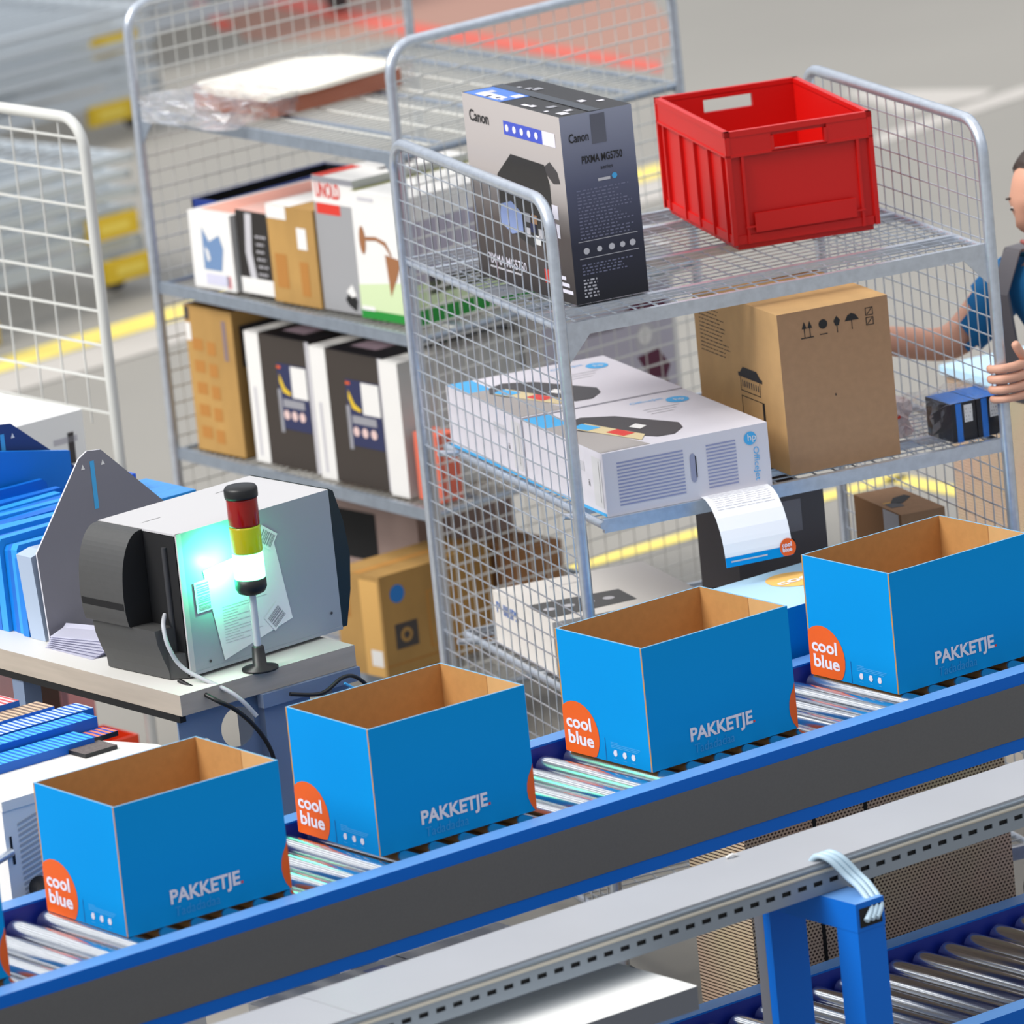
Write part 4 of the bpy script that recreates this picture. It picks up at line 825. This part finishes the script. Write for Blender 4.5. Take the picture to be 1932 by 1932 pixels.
# pinkish carton and red tray on the bottom deck of the left trolley
pk = ramp_mat('pink_gradient_board', 'z', 0, .42, [(0, (244, 130, 122)), (.45, (222, 166, 162)), (1, (204, 182, 184))])
def pdeco(F):
    f = F['-y']
    for a in (.06, .66):
        f.poly([(a, .30), (a+.16, .22), (a+.16, .95), (a, .95)], mat('picture_dark', (70, 56, 46), .5)); f.poly([(a, .60), (a+.12, .90), (a+.12, .95), (a, .95)], mat('picture_blue', (112, 136, 186), .5), l=.001); f.fq(a+.165, .05, a+.20, .95, mat('picture_post', (146, 116, 122), .5)); f.fq(a+.06, -.0+.01, a+.30, .045, mat('maroon_ink', (130, 40, 36), .5))
    f.fq(.30, .0, .325, 1, mat('maroon_line', (120, 86, 84), .5))
carton('pink_carton', 'pinkish carton with upright pictures under the packing table', (.27, 2.84, .1605), -.02, .50, .20, .44, pk, None, pdeco)
tray('red_tray', 'bright orange red open tray beside the pinkish carton', (.60, 2.675, .1605), 0, .175, .14, .135, mat('orange_red_plastic', (250, 74, 30), .4), mat('orange_red_plastic', (250, 74, 30), .4))
mb = MB(); mb.prism([(0, 0, 0), (.12, .0, .0), (.0, .10, 0)], (0, 0, .003), kraft_l); tag(mb.build('loose_flap', None, (-.86, 1.2, .955), -.3, fixn=True), 'corner of a light brown flap at the left edge', 'board')

# ================================================================ CABLE DUCT, BLUE FRAME, STACKS, LOWER RIGHT
du = thing('cable_duct', 'long light grey cable duct running below the conveyor', 'duct', (0, -.35, .70))
for x0, x1 in ((-1.6, -.872), (-.870, 1.5)):
    mb = MB(); mb.box((x0, -.082, -.003), (x1, .095, 0), duct_top); mb.box((x0, -.085, -.012), (x1, -.082, 0), duct_top); mb.build('lid', du)
mb = MB(); mb.box((-1.6, .09, -.06), (1.5, .093, -.0035), duct_side); mb.box((-1.6, -.088, -.06), (1.5, .093, -.057), duct_side); mb.tube([(-1.6, -.088, -.017), (1.5, -.088, -.017)], .004, mat('duct_lip', (190, 184, 170), .4), 8); mb.tube([(-1.6, -.087, -.008), (1.5, -.087, -.008)], .004, duct_side, 8)
x = -1.6; 
mb.box((-1.6, -.0885, -.033), (1.5, -.0865, -.0035), duct_side); mb.box((-1.6, -.0885, -.060), (1.5, -.0865, -.042), duct_side)
while x < 1.5: mb.box((x, -.0885, -.042), (x+.017, -.0865, -.033), duct_side); x += .038
mb.box((-1.6, -.0845, -.05), (1.5, -.083, -.028), blackm)
mb.build('trough', du)
fr_ = thing('post_frame', 'blue steel post frame carrying the cable duct at the lower right', 'frame', (.21, -.38, 0))
mb = MB(); mb.box((-.03, -.155, 0), (.035, -.095, .584), blue_st); mb.build('front_post', fr_)
mb = MB(); mb.box((-.033, .095, 0), (.052, .115, .584), blue_st); mb.box((-.033, .1155, 0), (-.026, .142, .584), mat('grey_post_side', (98, 100, 108), .5)); mb.build('rear_post', fr_)
mb = MB(); mb.box((-.031, -.156, .5845), (.036, .14, .639), blue_st, {'+z': blue_top}); mb.box((-.024, -.1568, .592), (.029, -.1562, .628), blackm); mb.build('beam', fr_)
for z in (.50, .56): mb = MB(); mb.tube([(-.012, -.1575, z-.3), (-.012, -.155, z-.3)], .005, blackm, 10); mb.build('bolt', fr_)
hp_ = mat('pale_hose', (176, 200, 214), .4)
for k, dx in enumerate((0, .0135, .027)):
    cable('hose', 'pale grey blue hose looping over the duct edge into the front post', [(.19+dx, -.40, .690), (.185+dx, -.43, .712), (.195+dx, -.455, .705), (.215+dx, -.475, .672), (.222+dx*.95, -.50, .652), (.218+dx*.9, -.532, .625), (.195+dx*.9, -.545, .606)], .0058, hp_, 'hoses looping over the cable duct')
mb = MB(); mb.tube([(0, 0, .002), (.012, -.004, .006), (.024, -.002, .001)], .003, white, 6); tag(mb.build('cable_tie', None, (.10, -.27, .7005), 0), 'small white cable tie lying on the duct lid', 'tie')
cg = corrugated_mat('corrugated_edges')
st = thing('flat_carton_stack', 'tall stack of flat brown cartons on edge view below the conveyor', 'stack', (.765, .515, 0), -.06)
mb = MB(); mb.box((0, 0, .02), (.665, .20, .60), cg); o = mb.build('flat_cartons', st); o['kind'] = 'stuff'
mb = MB(); mb.box((0, 0, 0), (.665, .20, .0195), mat('pallet_wood', (150, 120, 84), .8)); mb.build('pallet_board', st)
for x in (.17, .30): mb = MB(); mb.box((x, -.002, .02), (x+.008, -.0002, .5995), blackm); mb.build('strap', st)
mb = MB(); f = Face(mb, (0, 0, 0), (1, 0, 0), (0, 0, 1), .665, .6); f.q(.39, .05, .47, .30, mat('orange_tint', (214, 128, 74), .8)) if False else None
st2 = thing('flat_carton_stack', 'stack of flat brown cartons under a blue lid painted pale with sheen behind the worker', 'stack', (2.60, 1.36, 0), -.16)
mb = MB(); mb.box((0, 0, .02), (.6, .72, .78), cg); o = mb.build('flat_cartons', st2); o['kind'] = 'stuff'
mb = MB(); mb.box((0, 0, 0), (.6, .72, .0195), mat('pallet_wood', (150, 120, 84), .8)); mb.build('pallet_board', st2)
mb = MB(); mb.box((-.01, -.01, .7805), (.61, .73, .80), mat('blue_board_sheen', (186, 222, 246), .4)); mb.build('lid', st2)  # blue lid, grazing sheen put into its pale colour
# white board low left, box bits behind it
wb_ = thing('white_table', 'white topped table end cut off by the bottom edge, below the cable duct', 'table', (-.85, -.46, 0))
mb = MB(); mb.box((-.6, -.105, .556), (.626, .13, .60), mat('bright_white_board', (244, 244, 240), .6), {'-y': mat('slate_edge', (96, 100, 108), .5), '+x': mat('slate_edge', (96, 100, 108), .5)}); mb.build('top', wb_)
for x in (-.55, .0):
    for y in (-.08, .10): mb = MB(); mb.box((x-.02, y-.02, 0), (x+.02, y+.02, .5555), mat('slate_edge', (96, 100, 108), .5)); mb.build('leg', wb_)
def whole(F): f = F['top']; f.disc(.30*f.w, .3*f.h, .02, blackm, ry=.016); f.fq(.42, .0, .5, .9, mat('lilac_tape', (170, 180, 226), .4)); f.fq(.58, 0, .585, 1, dinkg)
carton('white_box', 'white box with a round black hole in the gap under the conveyor', (-.60, .06, .0), .0, .59, .25, .50, mat('bright_white_board', (244, 244, 240), .6), None, whole)
cable('black_cable', 'black cables crossing the gap under the conveyor at the lower left', [(-.95, .1, .5), (-.86, .12, .42), (-.80, .15, .36), (-.70, .14, .30)], .006, black)
# tall blue carton between conveyor and trolley, glossy sheen painted into its pale top
def bigblue(F):
    f = F['top']; f.disc(.30, .165, .058, mat('amber_print', (250, 196, 110), .5), ry=.058); f.text(.25, .145, .045, 'cool', white, bold=.03, width=.10, l=.0016)
    P_ = [(.345+.03*cos(pi-k/8*pi/2), .07+.05*sin(k/8*pi/2)) for k in range(9)]
    for a, b in zip(P_, P_[1:]): f.mb.face([f.P(a[0], a[1], .001), f.P(b[0], b[1], .001), f.P(b[0], b[1]+.002, .001), f.P(a[0], a[1]+.002, .001)], blackink)
carton('blue_sheen_carton', 'tall blue carton, top painted pale with sheen, with a cut off orange logo between two open boxes', (.79, .52, .603), 0, .62, .255, .262, mat('blue_board_sheen', (186, 222, 246), .4), {'-y': cyan, '-x': cyan}, bigblue)

# ================================================================ WORKER AT THE RIGHT EDGE
def skinned(verts, edges, radii, root=0, sub=2):
    me = bpy.data.meshes.new('s'); me.from_pydata([tuple(v) for v in verts], edges, []); o = bpy.data.objects.new('s', me); C.objects.link(o)
    md = o.modifiers.new('skin', 'SKIN'); md.use_smooth_shade = True; md.branch_smoothing = .4
    for k, sv in enumerate(me.skin_vertices[0].data): r_ = radii[k]; sv.radius = (r_, r_) if not isinstance(r_, tuple) else r_; sv.use_root = (k == root)
    sb = o.modifiers.new('sub', 'SUBSURF'); sb.levels = sub; sb.render_levels = sub
    dg = bpy.context.evaluated_depsgraph_get(); em = bpy.data.meshes.new_from_object(o.evaluated_get(dg))
    V = [v.co.copy() for v in em.vertices]; F = [list(p.vertices) for p in em.polygons]
    bpy.data.objects.remove(o); bpy.data.meshes.remove(em); bpy.data.meshes.remove(me); return V, F
pw = thing('person', 'person in a blue shirt with grey straps leaning in and gripping the trolley post', 'person', (2.4, 1.1, 0))
O_ = Vector((2.4, 1.1, 0)); A = lambda *p: Vector(p)-O_
pel, wai, che, nk, hd0 = A(2.43, 1.13, .84), A(2.37, 1.12, .98), A(2.28, 1.10, 1.14), A(2.225, 1.10, 1.245), A(2.22, 1.10, 1.30)
shL, elL, wrL, paL = A(2.24, .935, 1.19), A(2.06, .775, 1.035), A(1.80, .668, 1.145), A(1.735, .662, 1.153)
shR, elR, wrR, paR = A(2.245, 1.265, 1.20), A(2.130, 1.35, 1.050), A(1.925, 1.485, 1.105), A(1.87, 1.52, 1.12)
hipL, knL, anL, toL = A(2.44, 1.04, .80), A(2.38, 1.02, .46), A(2.50, 1.0, .08), A(2.37, .99, .03)
hipR, knR, anR, toR = A(2.44, 1.22, .80), A(2.50, 1.23, .46), A(2.66, 1.24, .08), A(2.53, 1.25, .03)
bv = [pel, wai, che, nk, hd0, shL, elL, wrL, paL, shR, elR, wrR, paR, hipL, knL, anL, toL, hipR, knR, anR, toR]
be = [(0, 1), (1, 2), (2, 3), (3, 4), (2, 5), (5, 6), (6, 7), (7, 8), (2, 9), (9, 10), (10, 11), (11, 12), (0, 13), (13, 14), (14, 15), (15, 16), (0, 17), (17, 18), (18, 19), (19, 20)]
br = [.115, .10, .115, .050, .05, .060, .042, .027, (.022, .034), .060, .044, .028, (.024, .034), .09, .058, .040, .035, .09, .058, .040, .035]
mb = MB(); V, F = skinned(bv, be, br, 0); BV, BF = V, F; mb.add(V, F, skin, True)
def finger(pts, r): V, F = skinned(pts, [(i, i+1) for i in range(len(pts)-1)], [r*(1-.05*i) for i in range(len(pts))], 0, 2); mb.add(V, F, skin, True)
for k, (z, r_, e) in enumerate(((1.186, .0118, 0), (1.164, .0122, .002), (1.142, .0118, 0), (1.121, .0104, -.005))):
    finger([A(1.745, .662, z-.008), A(1.712, .643, z), A(1.682, .632+.001*k, z+.002), A(1.653-e, .640, z+.002), A(1.643-e*.5, .664, z), A(1.655, .682, z-.002)], r_)
finger([A(1.755, .668, 1.160), A(1.728, .652, 1.192), A(1.704, .640, 1.213), A(1.690, .640, 1.238)], .0115)
for k, z in enumerate((1.145, 1.128, 1.111, 1.095)):
    finger([A(1.885, 1.50, z-.005), A(1.845, 1.53, z), A(1.815, 1.545, z-.004), A(1.80, 1.54, z-.022)], .0095-.0006*(k == 3))
finger([A(1.90, 1.49, 1.12), A(1.875, 1.47, 1.125), A(1.85, 1.475, 1.12)], .011)
# head: shaped sphere looking along -X, tilted down
hc = A(2.232, 1.10, 1.385); V = []; Fh = []; n, m_ = 26, 34; ht = Matrix.Rotation(math.radians(-12), 3, 'Y')
def head_pt(u_, v_, grow=0):
    z = cos(u_); q = sin(u_); x = q*cos(v_); y = q*sin(v_)   # +x is the face before turning
    X, Y, Zz = x*.098, y*.076, z*.122
    if z < 0: X *= 1-.18*(-z); Y *= 1-.30*(-z)
    if x > 0:
        X += .020*math.exp(-((y/.16)**2+((z+.12)/.20)**2))+.006*math.exp(-((z-.22)/.10)**2)-.007*math.exp(-(((abs(y)-.33)/.14)**2+((z-.08)/.10)**2))+.010*math.exp(-((y/.3)**2+((z+.52)/.07)**2))-.006*math.exp(-((y/.3)**2+((z+.62)/.05)**2))+.010*math.exp(-((y/.3)**2+((z+.82)/.12)**2))
    p = Vector((X, Y, Zz)); p *= 1+grow
    return p
for i in range(n+1):
    for j in range(m_):
        p = head_pt(pi*i/n, 2*pi*j/m_); p = ht @ Vector((-p.x, -p.y, p.z)); V.append(hc+p)
for i in range(n):
    for j in range(m_): Fh.append([i*m_+j, (i+1)*m_+j, (i+1)*m_+(j+1) % m_, i*m_+(j+1) % m_])
mb.add(V, Fh, skin, True)
for sy in (-1, 1):
    for q, rr in ((Vector((.004, sy*.077, -.005)), .018),):
        base = [hc+ht @ (q+Vector((cos(t)*rr*.6, sy*.004*(1+cos(t)), sin(t)*rr))) for t in [k*2*pi/12 for k in range(12)]]; mb.tube(base, .005, skin, 6, close=True)
mb.build('body', pw)
for sy in (-1, 1):
    c = hc+ht @ Vector((-.088, sy*.030, .012)); c = c+ht @ Vector((.0055, 0, 0)); mb = MB(); mb.lathe([(.0, -.007), (.006, -.004), (.008, 0), (.006, .004), (.0, .007)], mat('eye_white', (230, 226, 220), .3), c, 12)
    mb.lathe([(.0, -.004), (.0045, 0), (.0, .004)], black, c+ht @ Vector((-.0085, 0, 0)), 10); mb.build('eye', pw)
    mb = MB(); mb.tube([c+ht @ Vector((-.004, -.016, .020)), c+ht @ Vector((-.007, 0, .025)), c+ht @ Vector((-.003, .016, .020))], .0025, mat('brow_hair', (64, 44, 34), .8), 6); mb.build('eyebrow', pw)
mb = MB(); mb.tube([hc+ht @ Vector((-.092, -.022, -.062)), hc+ht @ Vector((-.100, 0, -.060)), hc+ht @ Vector((-.092, .022, -.062))], .005, mat('lip', (180, 100, 92), .5), 8); mb.build('mouth', pw)
mb = MB(); V = []; Fh = []; hair = mat('dark_brown_hair', (58, 46, 40), .6, noise=.3, nscale=60, stretch=(1, 1, .1))
for i in range(n+1):
    for j in range(m_):
        u_, v_ = pi*i/n, 2*pi*j/m_; front = cos(v_)
        lim = pi*(.21+.40*(1-front)/2+.10*(front < -.2)); p = head_pt(min(u_, lim), v_, .075 if u_ < lim else -.02); p = ht @ Vector((-p.x, -p.y, p.z)); V.append(hc+p)
for i in range(n):
    for j in range(m_): Fh.append([i*m_+j, (i+1)*m_+j, (i+1)*m_+(j+1) % m_, i*m_+(j+1) % m_])
mb.add(V, Fh, hair, True); V2, F2 = skinned([hc+Vector((.10, 0, .03)), hc+Vector((.135, 0, .0)), hc+Vector((.15, 0, -.07)), hc+Vector((.14, 0, -.13))], [(0, 1), (1, 2), (2, 3)], [.022, .026, .022, .01]); mb.add(V2, F2, hair, True); mb.build('hair', pw)
shirt = mat('blue_shirt', (14, 112, 172), .8, noise=.12, nscale=14)
def garment(name, m, off, cond):
    """cloth shell that follows the body surface at a small distance"""
    N = [Vector() for _ in BV]
    for f in BF:
        n_ = (BV[f[1]]-BV[f[0]]).cross(BV[f[-1]]-BV[f[0]])
        for k in f: N[k] += n_
    N = [n_.normalized() if n_.length > 0 else n_ for n_ in N]; keep = [f for f in BF if cond(sum((BV[k] for k in f), Vector())/len(f)+O_)]
    ids = {}; P_ = []
    for f in keep:
        for k in f:
            if k not in ids: ids[k] = len(P_); P_.append(BV[k]+N[k]*off)
    mb = MB(); mb.add(P_, [[ids[k] for k in f] for f in keep], m, True); mb.build(name, pw)
def along(p, a, b): d = b-a; return (p-a).dot(d)/d.dot(d)
def in_shirt(p):
    q = p-O_
    if along(q, shL, elL) > .62 or along(q, shR, elR) > .10: return False if (q-shL).length > .07 and (q-shR).length > .07 and (p.y < .88 or p.y > 1.30) else p.z > .80 and p.z < 1.225
    return .80 < p.z < 1.25 and not (p.z > 1.232)
garment('shirt', shirt, .012, in_shirt)
gs = mat('grey_strap', (116, 114, 118), .7)
for oy in (.105, -.10):
    mb = MB(); b = Vector((0, oy, 0)); P_ = [A(2.185, 1.10, .93)+b, A(2.165, 1.10, 1.06)+b, A(2.150, 1.10, 1.18)+b, A(2.19, 1.10, 1.268)+b*.95, A(2.30, 1.10, 1.268)+b, A(2.42, 1.10, 1.15)+b, A(2.48, 1.10, 1.0)+b]
    e = Vector((0, .026, 0)); q = Vector((.006, 0, .006)); n_ = len(P_)
    Vs = [p+d for p in P_ for d in (-e, e, e+q, -e+q)]; Fs = []
    for k in range(n_-1):
        for a in range(4): Fs.append([k*4+a, k*4+(a+1) % 4, (k+1)*4+(a+1) % 4, (k+1)*4+a])
    mb.add(Vs, Fs, gs); mb.build('strap', pw)
garment('trousers', mat('dark_trousers', (36, 40, 56), .8), .016, lambda p: .06 < p.z < .84)
for a, t in ((anL, toL), (anR, toR)):
    mb = MB(); V, F = skinned([a+Vector((.03, 0, -.025)), a+Vector((0, 0, -.02)), t.lerp(a, .4)+Vector((0, 0, -.0)), t], [(0, 1), (1, 2), (2, 3)], [.038, .05, .042, .034], 1); V = [Vector((v.x, v.y, max(v.z, .001))) for v in V]; mb.add(V, F, mat('black_shoe', (24, 24, 26), .5), True); mb.build('shoe', pw)
